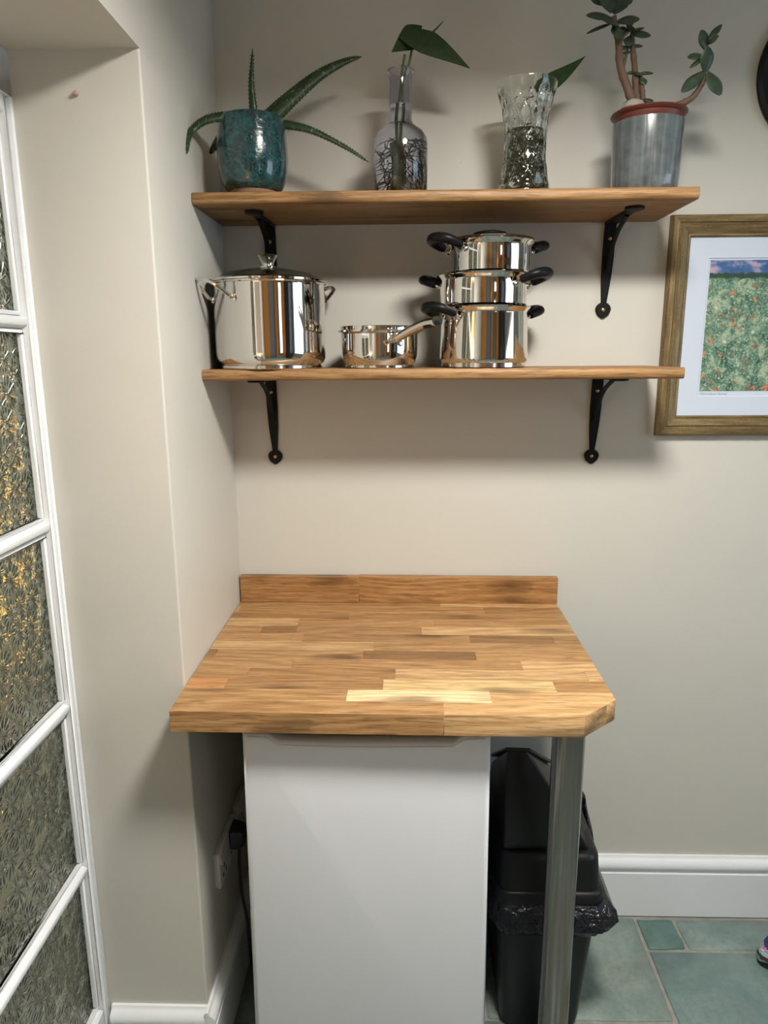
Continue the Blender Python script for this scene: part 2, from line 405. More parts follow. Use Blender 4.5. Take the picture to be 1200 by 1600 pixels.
struct('wall_front', MB().box(-.25, 1.9, YF - .1, YF, -.02, CE).box(2.4, XR + .1, YF - .1, YF, -.02, CE).box(1.9, 2.4, YF - .1, YF, -.02, .8).box(1.9, 2.4, YF - .1, YF, 1.7, CE), 'kitchenwall')
struct('ceiling', MB().box(-.25, XR + .1, YF - .1, .1, CE, CE + .1), 'ceiling')

def window(name, axis, c, a0, a1, z0, z1):
    m = MB(); b = .05
    def bx(u0, u1, w0, w1, d0, d1, mm):
        return mm.box(u0, u1, c + d0, c + d1, w0, w1) if axis == 'x' else mm.box(c + d0, c + d1, u0, u1, w0, w1)
    bx(a0, a0 + b, z0, z1, -.03, .03, m); bx(a1 - b, a1, z0, z1, -.03, .03, m); bx(a0 + b, a1 - b, z0, z0 + b, -.03, .03, m); bx(a0 + b, a1 - b, z1 - b, z1, -.03, .03, m)
    am = (a0 + a1) / 2; bx(am - .02, am + .02, z0 + b, z1 - b, -.02, .02, m)
    w = struct(name, m, 'gloss', bevel=.004)
    for u0, u1 in ((a0 + b, am - .02), (am + .02, a1 - b)):
        struct('pane', bx(u0, u1, z0 + b, z1 - b, -.003, .003, MB()), 'pane', w)
window('window_1', 'x', YF - .05, 1.9, 2.4, .8, 1.7)
window('window_2', 'y', XR + .05, -1.7, -.6, .95, 2.05)

# floor: grout bed with every flagstone laid on it
fl = struct('floor', MB().box(-.25, XR + .1, YF - .1, .1, -.06, -.004), 'grout')
def stone(x0, x1, y0, y1, tint=(1, 1, 1)):
    g = .0035; P = []
    for (ax, ay), (bx_, by_) in zip([(x0, y0), (x1, y0), (x1, y1), (x0, y1)], [(x1, y0), (x1, y1), (x0, y1), (x0, y0)]):
        for k in range(4):
            t = k / 4; P.append((ax + (bx_ - ax) * t, ay + (by_ - ay) * t))
    cx, cy = (x0 + x1) / 2, (y0 + y1) / 2; Q = []
    for x, y in P:
        jx, jy = R.uniform(-.002, .002), R.uniform(-.002, .002)
        Q.append((x + (g if x < cx - .001 else -g if x > cx + .001 else 0) * (1 if abs(abs(x - cx) - (x1 - x0) / 2) < .002 else 0) + jx,
                  y + (g if y < cy - .001 else -g if y > cy + .001 else 0) * (1 if abs(abs(y - cy) - (y1 - y0) / 2) < .002 else 0) + jy))
    h = R.uniform(-.0015, .0015)
    struct('flagstone', MB().prism(Q, 'z', -.03, h), 'slate', fl, bevel=.003, origin=(cx, cy, 0), color=tint, sharp=60)
ST = [(.60, 1.034, -.335, -.020, (1.08, 1.03, .95)), (1.036, 1.138, -.130, -.026, (.62, .80, .74)), (1.140, 1.62, -.130, -.022, (1.02, 1.02, 1.0)),
      (1.036, 1.62, -.62, -.130, (.93, 1.0, 1.0)), (.40, .926, -.66, -.335, (1.0, 1.0, .98)), (.928, 1.034, -.66, -.335, (.75, .74, .52)),
      (0.0, .40, -.36, -.0, (.9, .9, .85)), (.40, .60, -.335, -.0, (1, 1, 1)), (0.0, .40, -.66, -.36, (.85, .9, .85))]
for i in range(5): ST.append((1.62 + .2 * i, 1.82 + .2 * i, -.31, -.02, (1, 1, 1)))
for i in range(3): ST.append((1.62 + i * .333, 1.953 + i * .333, -.62, -.31, (.95, 1, 1)))
y = -.66
for j in range(6):
    x = -.2 if y > OP else 0.0; h = .46
    while x < XR - .05:
        w = R.uniform(.35, .62); x1 = min(x + w, XR)
        if XR - x1 < .15: x1 = XR
        y1 = -.66 if j == 0 else y
        ST.append((x, x1, y - h, y1, tuple(R.uniform(.9, 1.05) for _ in range(3)))); x = x1
    y -= h
for s_ in ST: stone(*s_)

# skirting boards (torus profile)
def skirt(name, pts, mat='gloss', hgt=.18, d=.018):
    prof = [(0, 0), (d, 0), (d, hgt * .735), (d - .006, hgt * .745), (d - .006, hgt * .77), (d, hgt * .79), (d + .003, hgt * .85), (d + .001, hgt * .91), (d - .007, hgt * .955), (d - .010, hgt * .965), (d - .012, hgt), (0, hgt)]
    (x0, y0), (x1, y1), nx, ny = pts
    m = MB(); n = len(prof)
    m.loft([[(x0 + nx * p, y0 + ny * p, q) for p, q in prof], [(x1 + nx * p, y1 + ny * p, q) for p, q in prof]])
    return struct(name, m, mat, sharp=50)
skirt('baseboard_back', ((.58, 0), (XR, 0), 0, -1))
skirt('baseboard_alcove', ((.018, 0), (.58, 0), 0, -1), 'warmbounce')  # skirting behind the fridge, warm bounce light put into its colour
skirt('baseboard_left', ((0, 0), (0, YR - .021), 1, 0))
skirt('baseboard_reveal', ((-.20, YR), (.0, YR), 0, -1))
skirt('baseboard_right', ((XR, YF), (XR, -.03), -1, 0))
skirt('baseboard_front', ((1.5, YF), (XR - .03, YF), 0, 1))

# glazed door in the recess, its lining and the hall beyond
tr = MB().box(XD - .045, XD + .004, YR - .006, YR, 0, 1.895).box(XD - .045, XD + .004, OP, OP + .02, 0, 1.895).box(XD - .045, XD + .004, OP, YR, 1.895, 1.962)
struct('trim_1', tr, 'gloss', bevel=.002)
Y0, Y1, DX0, DX1 = YR - .007, OP + .021, XD - .040, XD
G0, G1 = Y0 - .013, Y1 + .030                      # glazed width between stiles
door = struct('door_1', MB().box(DX0, DX1, G0, Y0, .006, 1.893).box(DX0, DX1, Y1, G1, .006, 1.893).box(DX0, DX1, G1, G0, 1.868, 1.893).box(DX0, DX1, G1, G0, .006, .186), 'gloss', bevel=.003)
rowz = [.186, .517, .862, 1.207, 1.554, 1.868]; coly = [G1, (G0 + G1) / 2, G0]
b2 = .011
for z in rowz[1:-1]:
    struct('glazing_bar', MB().prism([(DX0 + .004, z - b2), (DX1 - .016, z - b2), (DX1 - .001, z - b2 * .45), (DX1 - .001, z + b2 * .45), (DX1 - .016, z + b2), (DX0 + .004, z + b2)], 'y', G1, G0), 'gloss', door, bevel=.001)
ym = coly[1]
struct('glazing_bar', MB().prism([(DX0 + .004, ym - b2), (DX1 - .016, ym - b2), (DX1 - .001, ym - b2 * .45), (DX1 - .001, ym + b2 * .45), (DX1 - .016, ym + b2), (DX0 + .004, ym + b2)], 'z', .186, 1.868), 'gloss', door, bevel=.001)
for i in range(5):
    za = rowz[i] + (b2 if i else 0); zb = rowz[i + 1] - (b2 if i < 4 else 0)
    for ya, yb in ((G1, ym - b2), (ym + b2, G0)):
        struct('pane', MB().box(XD - .024, XD - .020, ya, yb, za, zb), 'doorglass', door, origin=(XD - .022, (ya + yb) / 2, (za + zb) / 2))
        bd = MB(); w = .006
        for (u0, u1, v0, v1) in ((ya, yb, za, za + w), (ya, yb, zb - w, zb), (ya, ya + w, za + w, zb - w), (yb - w, yb, za + w, zb - w)):
            bd.box(XD - .020, XD - .010, u0, u1, v0, v1)
        struct('glazing_bead', bd, 'gloss', door, bevel=.002)
struct('floor_hall', MB().box(-2.3, -.25, -1.8, 2.6, -.06, 0), 'hallfloor')
struct('wall_hall_side', MB().box(-2.4, -2.3, -1.9, 2.7, -.06, CE), 'hallwall')
struct('wall_hall_end', MB().box(-2.3, 0, 2.6, 2.7, -.06, CE), 'hallwall')
struct('wall_hall_start', MB().box(-2.3, -.25, -1.9, -1.8, -.06, CE), 'hallwall')
struct('wall_hall_inner', MB().box(-.25, -.15, .1, 2.6, -.06, CE), 'hallwall')
struct('ceiling_hall', MB().box(-2.4, -.25, -1.9, 2.7, CE, CE + .1), 'ceiling')
hl = thing('added_hall_lamp', (-1.25, 1.00, 0), 'invented tall lamp with a golden shade, added for the gold glints in the patterned door glass', 'lamp')  # invented lamp, shaped to give the golden glints in the door glass
obj('shade', MB().lathe([(.07, .46), (.095, .44), (.075, 1.24), (.05, 1.26), (.045, 1.255), (.070, 1.235), (.09, .445), (.07, .46)], (-1.25, 1.00, 0), 24), 'shade', hl)
obj('base', MB().lathe([(0, 0), (.13, 0), (.13, .02), (.02, .035), (.015, .62), (.015, .9), (0, .9)], (-1.25, 1.00, 0), 20), 'brass', hl)
hc = thing('hall_cupboard', (-1.6, 2.3, 0), 'brown wooden cupboard in the hall behind the patterned door glass', 'cupboard')
obj('body', MB().box(-2.1, -1.0, 2.15, 2.58, .02, 1.5), 'pine', hc, bevel=.006)
obj('plinth', MB().box(-2.08, -1.02, 2.17, 2.58, 0, .02), 'dark', hc)
lamp('hall_fill_light', (-1.3, .4, 2.1), 30, (1, .97, .90), .25)  # fill light added to brighten the hall seen through the door glass
ws = thing('added_sconce', (-.10, OP + .02, 1.15), 'unseen small wall lamp added on the near jamb to warm the reveal and soffit', 'lamp')  # made-up lamp out of view, warms the soffit and the reveal
obj('shade', MB().lathe([(.030, -.05), (.042, .05), (.040, .05), (.028, -.05), (.030, -.05)], (-.10, OP + .07, 1.17), 20), 'shade', ws)
obj('arm', MB().tube([(-.10, OP + .001, 1.11), (-.10, OP + .07, 1.11), (-.10, OP + .07, 1.15)], .006), 'brass', ws)
lamp('added_sconce_light', (-.10, OP + .07, 1.24), .8, (1, .70, .45), .02)  # added point light for the warm glow in the doorway recess

# downlights in the ceiling and the kitchen behind the camera (seen only in the shiny pans)
for k, (x, y, p) in enumerate(CEIL_LIGHTS):
    d = thing('ceiling_light', (x, y, CE), ('round flush ceiling light near the shelves', 'round flush ceiling light at the far end of the kitchen')[k], 'light', 'ceiling lights')
    obj('rim', MB().lathe([(.165, 0), (.180, 0), (.182, -.040), (.170, -.043), (.165, -.040), (.165, 0)], (x, y, CE), 48), 'gloss', d)
    obj('diffuser', MB().lathe([(0, -.030), (.165, -.030), (.165, -.026), (0, -.026)], (x, y, CE), 48), 'bulb', d)
def tall_unit(x0, x1, y0, y1, h, mat, label, face, name='tall_cupboard'):
    t = thing(name, ((x0 + x1) / 2, (y0 + y1) / 2, 0), label, 'cupboard' if 'cup' in name else 'fridge')
    obj('carcass', MB().box(x0, x1, y0, y1, 0, h), mat, t, bevel=.004)
    if face == 'y': obj('door', MB().box(x0 + .006, x1 - .006, y1, y1 + .02, .1, h - .01), mat, t, bevel=.004); obj('handle', MB().tube([(x1 - .05, y1 + .045, 1.0), (x1 - .05, y1 + .045, 1.25)], .008), 'steel', t)
    else: obj('door', MB().box(x0 - .02, x0, y0 + .006, y1 - .006, .1, h - .01), mat, t, bevel=.004); obj('handle', MB().tube([(x0 - .045, y1 - .05, 1.0), (x0 - .045, y1 - .05, 1.25)], .008), 'steel', t)
tall_unit(.02, .60, YF + .002, YF + .35, 2.1, 'pine', 'orange pine tall cupboard left of the grey door', 'y')
tall_unit(1.26, 1.49, YF + .002, YF + .35, 2.1, 'pine', 'orange pine tall cupboard between grey door and window', 'y')
tall_unit(2.05, XR - .002, -3.05, -2.45, 2.0, 'pine', 'orange pine tall cupboard against the right wall', 'x')
tall_unit(2.05, XR - .002, -2.42, -1.82, 1.85, 'charcoal', 'tall charcoal fridge beside the right window', 'x', 'tall_fridge')
d2 = struct('door_2', MB().box(.68, 1.24, YF + .001, YF + .04, .01, 2.0), 'greydoor', bevel=.003)
struct('door_handle', MB().tube([(.74, YF + .04, 1.0), (.74, YF + .08, 1.0), (.85, YF + .08, 1.0)], .009), 'steel', d2)

# ------------------------------------------------------------------ worktop: every oak stave is a part
WT, TH, WX, WD = .90, .0394, .783, .5753
wt = thing('worktop', (.39, -.29, WT), 'oiled oak block worktop with a cut corner on one steel pole', 'worktop')
SK = -.011
joints = [[.497], [.012, .60], [.28], [.166, .478], [.09, .168, .447], [.19, .55, .728], [.345], [.02, .325, .554], [.186, .64], [.107, .391, .755], [.075, .369, .686], [.305, .563], [.476]]
T = {'pale': (1.95, 2.6, 3.6), 'lite': (1.28, 1.42, 1.6), 'cream': (1.5, 1.85, 2.1), 'dk': (.62, .58, .55), 'md': (.85, .82, .8), 'n': (1, 1, 1), 'rd': (1.15, 1.0, .9)}
tints = [['n', 'lite'], ['lite', 'n', 'md'], ['md', 'n'], ['lite', 'n', 'n'], ['n', 'dk', 'md', 'lite'], ['n', 'md', 'dk', 'md'], ['lite', 'n'], ['dk', 'n', 'dk', 'n'], ['n', 'n', 'lite'], ['n', 'md', 'lite', 'lite'], ['rd', 'md', 'cream', 'md'], ['n', 'pale', 'lite'], ['n', 'lite']]
CH0, CH1 = (.7132, -.5753), (.783, -.5133)           # ends of the cut corner
def clip(poly):
    nx, ny = CH1[1] - CH0[1], -(CH1[0] - CH0[0])     # outward normal of the cut
    f = lambda p: (p[0] - CH0[0]) * nx + (p[1] - CH0[1]) * ny
    out = []
    for i, p in enumerate(poly):
        q = poly[(i + 1) % len(poly)]; a, b = f(p), f(q)
        if a <= 0: out.append(p)
        if (a < 0 < b) or (b < 0 < a): t = a / (a - b); out.append((p[0] + (q[0] - p[0]) * t, p[1] + (q[1] - p[1]) * t))
    return out
pitch = WD / 13
for r_ in range(13):
    xs = [0.002] + joints[r_] + [WX]
    for k in range(len(xs) - 1):
        y1, y0 = -pitch * r_, -pitch * (r_ + 1)
        P = clip([(xs[k], y0), (xs[k + 1], y0), (xs[k + 1], y1), (xs[k], y1)])
        if len(P) < 3: continue
        P = [(x, y + SK * x) for x, y in P]
        tc = T[tints[r_][k]]; v = R.uniform(.92, 1.08)
        dz = R.uniform(-.00012, .00012)
        obj('stave', MB().prism(P, 'z', WT - TH, WT + dz), 'oak', wt, bevel=.0005, origin=((xs[k] + xs[k + 1]) / 2, (y0 + y1) / 2, WT - TH / 2), color=tuple(c * v for c in tc))
lx, ly = .708, -.505
pole = obj('leg', MB().lathe([(0, .006), (.0295, .006), (.0295, WT - TH - .004), (0, WT - TH - .004)], (lx, ly, 0), 48), 'brushed', wt)
pole['label'] = 'brushed steel pole leg'
obj('mounting_plate', MB().lathe([(0, WT - TH - .004), (.045, WT - TH - .004), (.045, WT - TH), (0, WT - TH)], (lx - .012, ly + .03, 0), 32), 'dark', wt)
obj('foot', MB().lathe([(0, 0), (.027, 0), (.030, .006), (0, .006)], (lx, ly, 0), 32), 'dark', wt)
up = thing('upstand', (.39, -.012, WT), 'low oak upstand along the back of the worktop', 'upstand')
for x0, x1, c in ((.003, .298, (.92, .85, .8)), (.298, WX, (.95, .88, .82))):
    obj('stave', MB().prism([(x0, -.021 + SK * x0), (x1, -.021 + SK * x1), (x1, -.002 + SK * x1), (x0, -.002)], 'z', WT + .0003, WT + .0665), 'oak', up, bevel=.0008, origin=((x0 + x1) / 2, -.012, WT + .03), color=c)

# ------------------------------------------------------------------ shelves and brackets
def shelf(name, x0, x1, z, label, seed, nick=False):
    D, t = .2405, .022; prof = []
    for (cx, cz, a0) in ((-D + .006, -t + .006, PI), (-D + .006, -.006, PI / 2)):
        for k in range(4):
            a = a0 + (PI / 2) * k / 3 if a0 == PI else a0 + (PI / 2) * (3 - k) / 3
            prof.append((cx + .006 * math.cos(a), cz + .006 * math.sin(a) if a0 != PI else cz + .006 * math.sin(a)))
    prof = [(-.0005, 0), (-.0005, -t), (-D + .006, -t), (-D + .0018, -t + .0018), (-D, -t + .006), (-D, -.006), (-D + .0018, -.0018), (-D + .006, 0)]
    m = MB(); nx = 60
    m.loft([[(x0 + (x1 - x0) * i / nx, p + (.0012 * noise.noise(Vector((i * .23, seed, 0))) if p < -.1 else 0), z + q) for p, q in prof] for i in range(nx + 1)])
    o = obj(name, m, 'shelfoak', origin=((x0 + x1) / 2, -.12, z), bevel=0, sharp=50)
    return tag(o, label, 'shelf', 'oak wall shelves')
ZL, ZU = 1.471, 1.8047
shelf('shelf', .001, .964, ZL, 'lower thick oak shelf, holding the steel pans', 3.1)
shelf('shelf', .001, .9635, ZU, 'upper thick oak shelf, holding four potted plants and cuttings', 8.7)

def bracket(x, z, lean, label):
    # wall strap, shelf strap and a curved brace forged from black bar
    b = thing('shelf_bracket', (x, 0, z), label, 'bracket', 'black iron shelf brackets')
    L = .215
    w = [(0.0, .0125), (.02, .0130), (.075, .0128), (.115, .0112), (.15, .0082), (.170, .0062), (.178, .0062)]
    cx = lambda s: x - lean * s
    P = [(cx(s) + h, z - s) for s, h in w] + [(cx(s) - h, z - s) for s, h in reversed(w)]
    obj('wall_strap', MB().prism(P, 'y', -.006, -.0005), 'iron', b, bevel=.0012)
    hx, hz = cx(.188), z - .175
    H = []
    for k in range(28):
        t = 2 * PI * k / 28
        H.append((hx + .0175 * math.sin(t) * (1 if math.cos(t) > -.2 else .93), hz - .0125 + .0165 * math.cos(t) - (.0022 if abs(t - PI) < .3 else 0)))
    obj('heart_end', MB().prism(H, 'y', -.0065, -.0005), 'iron', b, bevel=.0015)
    w2 = [(.0, .0135), (.05, .0125), (.10, .0105), (.14, .009), (.155, .010)]
    q = [(x + h - lean * 0, -s) for s, h in w2] + [(x - h, -s) for s, h in reversed(w2)]
    obj('shelf_strap', MB().prism(q, 'z', z - .006, z - .0005), 'iron', b, bevel=.0012)
    obj('shelf_end', MB().lathe([(0, -.0005), (.019, -.0005), (.019, -.005), (.016, -.0065), (0, -.0065)], (x, -.168, z), 26), 'iron', b)
    br = spline([(cx(.105), -.006, z - .105), (cx(.07), -.022, z - .066), (cx(.03), -.062, z - .030), (x, -.12, z - .0065)], 8)
    obj('brace', MB().tube(br, [.0055] * len(br), 8, flat=.75, up=(0, 0, 1)), 'iron', b)
    for sx, sz in ((cx(.035), z - .035), (hx, hz - .0125)):
        sc = obj('screw', MB().lathe([(0, 0), (.0042, 0), (.0036, .0016), (.0016, .0022), (.0014, .0012), (0, .0012)], (0, 0, 0), 14), 'brass', b, origin=(0, 0, 0))
        sc.rotation_euler = (PI / 2, 0, 0); sc.location = (sx - x, -.0058, sz - z)
bracket(.106, ZU - .022, -.02, 'black iron bracket under the upper shelf, behind the stockpot knob')
bracket(.866, ZU - .022, .035, 'black iron bracket with a heart end under the upper shelf, right of the pan stack')
bracket(.0955, ZL - .022, -.025, 'black iron bracket below the stockpot, under the lower shelf')
bracket(.858, ZL - .022, .03, 'black iron bracket under the right part of the lower shelf')

# ------------------------------------------------------------------ pans
def arc_handle(c, r, ang, z, spread, reach, rise, bar, grip=None, n=7):
    """a loop handle: two roots on the body at +-spread around ang, joined by a bow that reaches out"""
    def P(a, rr, zz): return Vector((c[0] + rr * math.cos(a), c[1] + rr * math.sin(a), zz))
    a0, a1 = ang - spread, ang + spread
    pts = [P(a0, r - .001, z), P(a0, r + .007, z + .001)]
    for k in range(n):
        t = k / (n - 1); a = a0 + (a1 - a0) * (.04 + .92 * t); bow = math.sin(PI * t) ** .55
        pts.append(P(a, r + .010 + (reach - .010) * bow, z + .004 + rise * bow))
    pts += [P(a1, r + .007, z + .001), P(a1, r - .001, z)]
    return pts
def rivet(m, c, r, a, z, s=.006):
    m.tube([(c[0] + (r - .001) * math.cos(a), c[1] + (r - .001) * math.sin(a), z), (c[0] + (r + .002) * math.cos(a), c[1] + (r + .002) * math.sin(a), z), (c[0] + (r + .0045) * math.cos(a), c[1] + (r + .0045) * math.sin(a), z)], [s, s, s * .5], 10)

# stockpot
c = (.1245, -.140, ZL); r = .1165; h = .171
sp = thing('stockpot', c, 'largest stainless steel stockpot with a glass lid, at the left end', 'pot', 'steel pans on the lower shelf')
obj('body', MB().lathe([(0, .004), (r - .012, .004), (r - .012, .0085), (r - .006, .012), (r - .001, .022), (r, .035), (r, h - .006), (r + .001, h - .002), (r + .0045, h), (r + .004, h + .002), (r - .001, h + .001), (r - .002, h - .006), (r - .002, .03), (r - .012, .014), (0, .012)], c, 96), 'steel', sp)
obj('base', MB().lathe([(0, 0), (r - .012, 0), (r - .0095, .002), (r - .0095, .007), (r - .012, .009), (0, .009)], c, 72), 'steelbase', sp)
for a, sp_ in ((math.radians(223), .36), (math.radians(43), .36)):
    hp = arc_handle(c, r, a, ZL + .140, sp_, .043, .030, 0)
    hd = obj('handle', MB().tube(spline(hp, 4), .0042, 8), 'steel', sp)
    for a2 in (a - sp_, a + sp_): m = MB(); rivet(m, c, r, a2, ZL + .138, .0075); obj('rivet', m, 'steel', hd)
lid = obj('lid', MB().lathe([(r + .004, h + .0025), (r + .007, h + .003), (r + .0072, h + .0065), (r + .003, h + .0095), (r - .004, h + .010), (r - .004, h + .0065), (r - .003, h + .003), (r + .004, h + .0025)], c, 96), 'steel', sp)
obj('lid_glass', MB().lathe([(r - .003, h + .0065), (r * .78, h + .018), (r * .45, h + .027), (.012, h + .0315), (0, h + .0315), (0, h + .0345), (.012, h + .0345), (r * .45, h + .030), (r * .78, h + .021), (r - .003, h + .0095), (r - .003, h + .0065)], c, 72), 'lidglass', lid)
obj('knob', MB().lathe([(0, h + .0345), (.017, h + .0345), (.017, h + .037), (.0125, h + .039), (.013, h + .044), (.0195, h + .056), (.021, h + .0585), (.020, h + .060), (.016, h + .0605), (.0135, h + .058), (0, h + .0575)], c, 40), 'steel', lid)

# small saucepan
c = (.356, -.145, ZL); r = .0805; h = .083
sa = thing('saucepan', c, 'small lidless steel saucepan with a tubular handle, in the middle of the shelf', 'saucepan', 'steel pans on the lower shelf')
obj('body', MB().lathe([(0, .004), (r - .010, .004), (r - .009, .008), (r - .004, .014), (r - .001, .026), (r, .04), (r, h - .013), (r + .004, h - .011), (r + .0075, h - .009), (r + .007, h - .006), (r + .001, h - .005), (r + .0015, h + .001), (r + .002, h + .0025), (r - .001, h + .0025), (r - .0015, h - .006), (r - .002, .03), (r - .010, .012), (0, .010)], c, 88), 'steel', sa)
obj('base', MB().lathe([(0, 0), (r - .010, 0), (r - .0075, .002), (r - .0075, .006), (r - .010, .008), (0, .008)], c, 64), 'steelbase', sa)
hp = spline([(.384, -.219, ZL + .056), (.396, -.234, ZL + .061), (.421, -.258, ZL + .074), (.448, -.287, ZL + .085), (.470, -.312, ZL + .0885)], 6)
nn = len(hp)
hd = obj('handle', MB().tube(hp, [.0098 + .0036 * abs(math.sin(PI * .5 * i / (nn - 1))) for i in range(nn)], 14, flat=.72, up=(0, 0, 1)), 'steel', sa)
tip = [q + Vector((.0015, -.003, -.0030)) for q in hp[-9:]]
obj('hanging_loop', MB().tube(tip, [.004, .0080, .0100, .0108, .0110, .0110, .0108, .0098, .0060], 14, flat=.62, up=(0, 0, 1)), 'bakelite', hd)
a = math.atan2(-.219 - c[1], .384 - c[0])
for a2, z2, s2 in ((a - .16, .052, .006), (a + .22, .050, .006), (PI * 1.18, .058, .0045)): m = MB(); rivet(m, c, r, a2, ZL + z2, s2); obj('rivet', m, 'steel', sa)

# stack of three: deep pan, steamer, lidded steamer
def stack_pan(name, c, r, h, label, ang, zoff, base=False, inset=.006):
    t = thing(name, c, label, 'pot', 'steel pans on the lower shelf')
    ri = r - inset
    obj('body', MB().lathe([(0, .003), (ri - .008, .003), (ri - .006, .008), (ri - .001, .014) if base else (ri, .004), (ri + .0005, .02), (r - .003, h - .012), (r - .001, h - .008), (r + .003, h - .004), (r + .0045, h - .001), (r + .003, h + .001), (r - .001, h), (r - .003, h - .008), (ri - .002, .02), (ri - .010, .008), (0, .006)], c, 88), 'steel', t)
    if base: obj('base', MB().lathe([(0, 0), (ri - .008, 0), (ri - .003, .002), (ri - .003, .010), (ri - .008, .012), (0, .012)], c, 64), 'steelbase', t)
    for a in (ang, ang + PI):
        hp = spline(arc_handle(c, r - .002, a, c[2] + zoff, .38, .044, .014, 0), 5); n = len(hp)
        hd = obj('handle', MB().tube(hp, .0030, 8), 'steel', t)
        g = hp[int(n * .20):int(n * .80) + 1]
        obj('grip', MB().tube(g, [(.0088 + .0040 * math.sin(PI * i / (len(g) - 1)) ** .5) for i in range(len(g))], 12, flat=.82, up=(0, 0, 1)), 'bakelite', hd)
        for a2 in (a - .38, a + .38): m = MB(); rivet(m, c, r - .002, a2, c[2] + zoff - .003, .0055); obj('rivet', m, 'steel', hd)
    return t
CX, CY = .5755, -.142
stack_pan('deep_pan', (CX, CY, ZL), .0925, .122, 'deep steel pan with black grips, bottom of the stack of three', math.radians(209), .103, True, .0005)
stack_pan('steamer_pan', (CX - .003, CY, ZL + .1235), .0925, .0625, 'steel steamer tier with black grips, middle of the stack of three', math.radians(-30), .043, False, .003)
tp = stack_pan('steamer_pan', (CX + .008, CY, ZL + .1875), .0885, .0625, 'steel steamer tier with a lid, topmost of the stack of three', math.radians(209), .046, False, .003)
cz = ZL + .1875 + .0625
lid = obj('lid', MB().lathe([(.0895, .0015), (.091, .002), (.089, .005), (.08, .0065), (.04, .012), (0, .0135), (0, .0115), (.04, .010), (.08, .0045), (.0895, .0015)], (CX + .008, CY, cz), 64), 'steel', tp)
obj('knob', MB().lathe([(0, .009), (.012, .009), (.012, .011), (.030, .0125), (.036, .0150), (.034, .0190), (.022, .0222), (0, .0235)], (CX + .008, CY, cz), 36), 'bakelite', lid)

# ------------------------------------------------------------------ plants on the upper shelf
# aloe in its teal pot
c = (.1085, -.172, ZU)
al = thing('potted_aloe', c, 'aloe with drooping speckled leaves in a glossy teal glazed pot', 'plant')
obj('pot', MB().lathe([(.043, .010), (.054, .013), (.062, .026), (.0672, .046), (.0690, .070), (.0685, .092), (.0665, .118), (.0635, .140), (.0625, .1445), (.0605, .1455), (.0585, .1435), (.060, .13), (.062, .09), (.058, .04), (.04, .016), (0, .016)], c, 72, lambda r, z, a: r * (1 + .008 * math.sin(2 * a + z * 20) + .006 * math.sin(5 * a + 1))), 'teal', al, sharp=80)
obj('foot', MB().lathe([(0, .001), (.043, .001), (.046, .004), (.048, .012), (0, .012)], c, 40), 'foot', al)
obj('soil', MB().lathe([(0, .120), (.03, .122), (.0600, .118), (.0600, .112), (0, .112)], c, 32), 'soil', al)
def aloe_leaf(pts, r0, teeth=True, blunt=False):
    P = spline(pts, 9); n = len(P); m = MB()
    rad = [r0 * (1 - (i / (n - 1)) ** 1.15) ** .85 + (.0035 if blunt else .0008) for i in range(n)]
    m.tube(P, rad, 12, flat=.50, up=(.05, -1, .25))
    if teeth:
        for i in range(2, n - 2, 1):
            t = (P[i + 1] - P[i - 1]).normalized(); a = Vector((.05, -1, .25)); a = (a - t * a.dot(t)).normalized(); b = t.cross(a)
            for s in (-1, 1):
                q = P[i] + b * s * rad[i] * .96; w = .0014
                m.add([q - t * w, q + t * w, q + a * w, q + b * s * .0028 + t * .001], [(0, 1, 2), (0, 1, 3), (1, 2, 3), (2, 0, 3)])
    return obj('leaf', m, 'aloe', al)
zc = ZU + .118
aloe_leaf([(.112, -.172, zc), (.114, -.172, ZU + .150), (.1125, -.174, ZU + .21), (.118, -.176, ZU + .268)], .0100)
aloe_leaf([(.120, -.160, zc), (.142, -.155, ZU + .150), (.187, -.150, ZU + .190), (.240, -.145, ZU + .230), (.290, -.14, ZU + .255), (.325, -.14, ZU + .264)], .0215)
aloe_leaf([(.100, -.190, zc), (.090, -.205, ZU + .138), (.042, -.222, ZU + .133), (.010, -.232, ZU + .113), (-.0 + .004, -.248, ZU + .090), (.004, -.262, ZU + .062)], .0115)
aloe_leaf([(.118, -.165, zc), (.150, -.158, ZU + .138), (.190, -.156, ZU + .137), (.232, -.154, ZU + .126), (.292, -.150, ZU + .098), (.338, -.150, ZU + .070)], .0110)
aloe_leaf([(.095, -.155, zc), (.062, -.142, ZU + .136), (.034, -.134, ZU + .118), (.013, -.128, ZU + .096)], .0135, True, True)

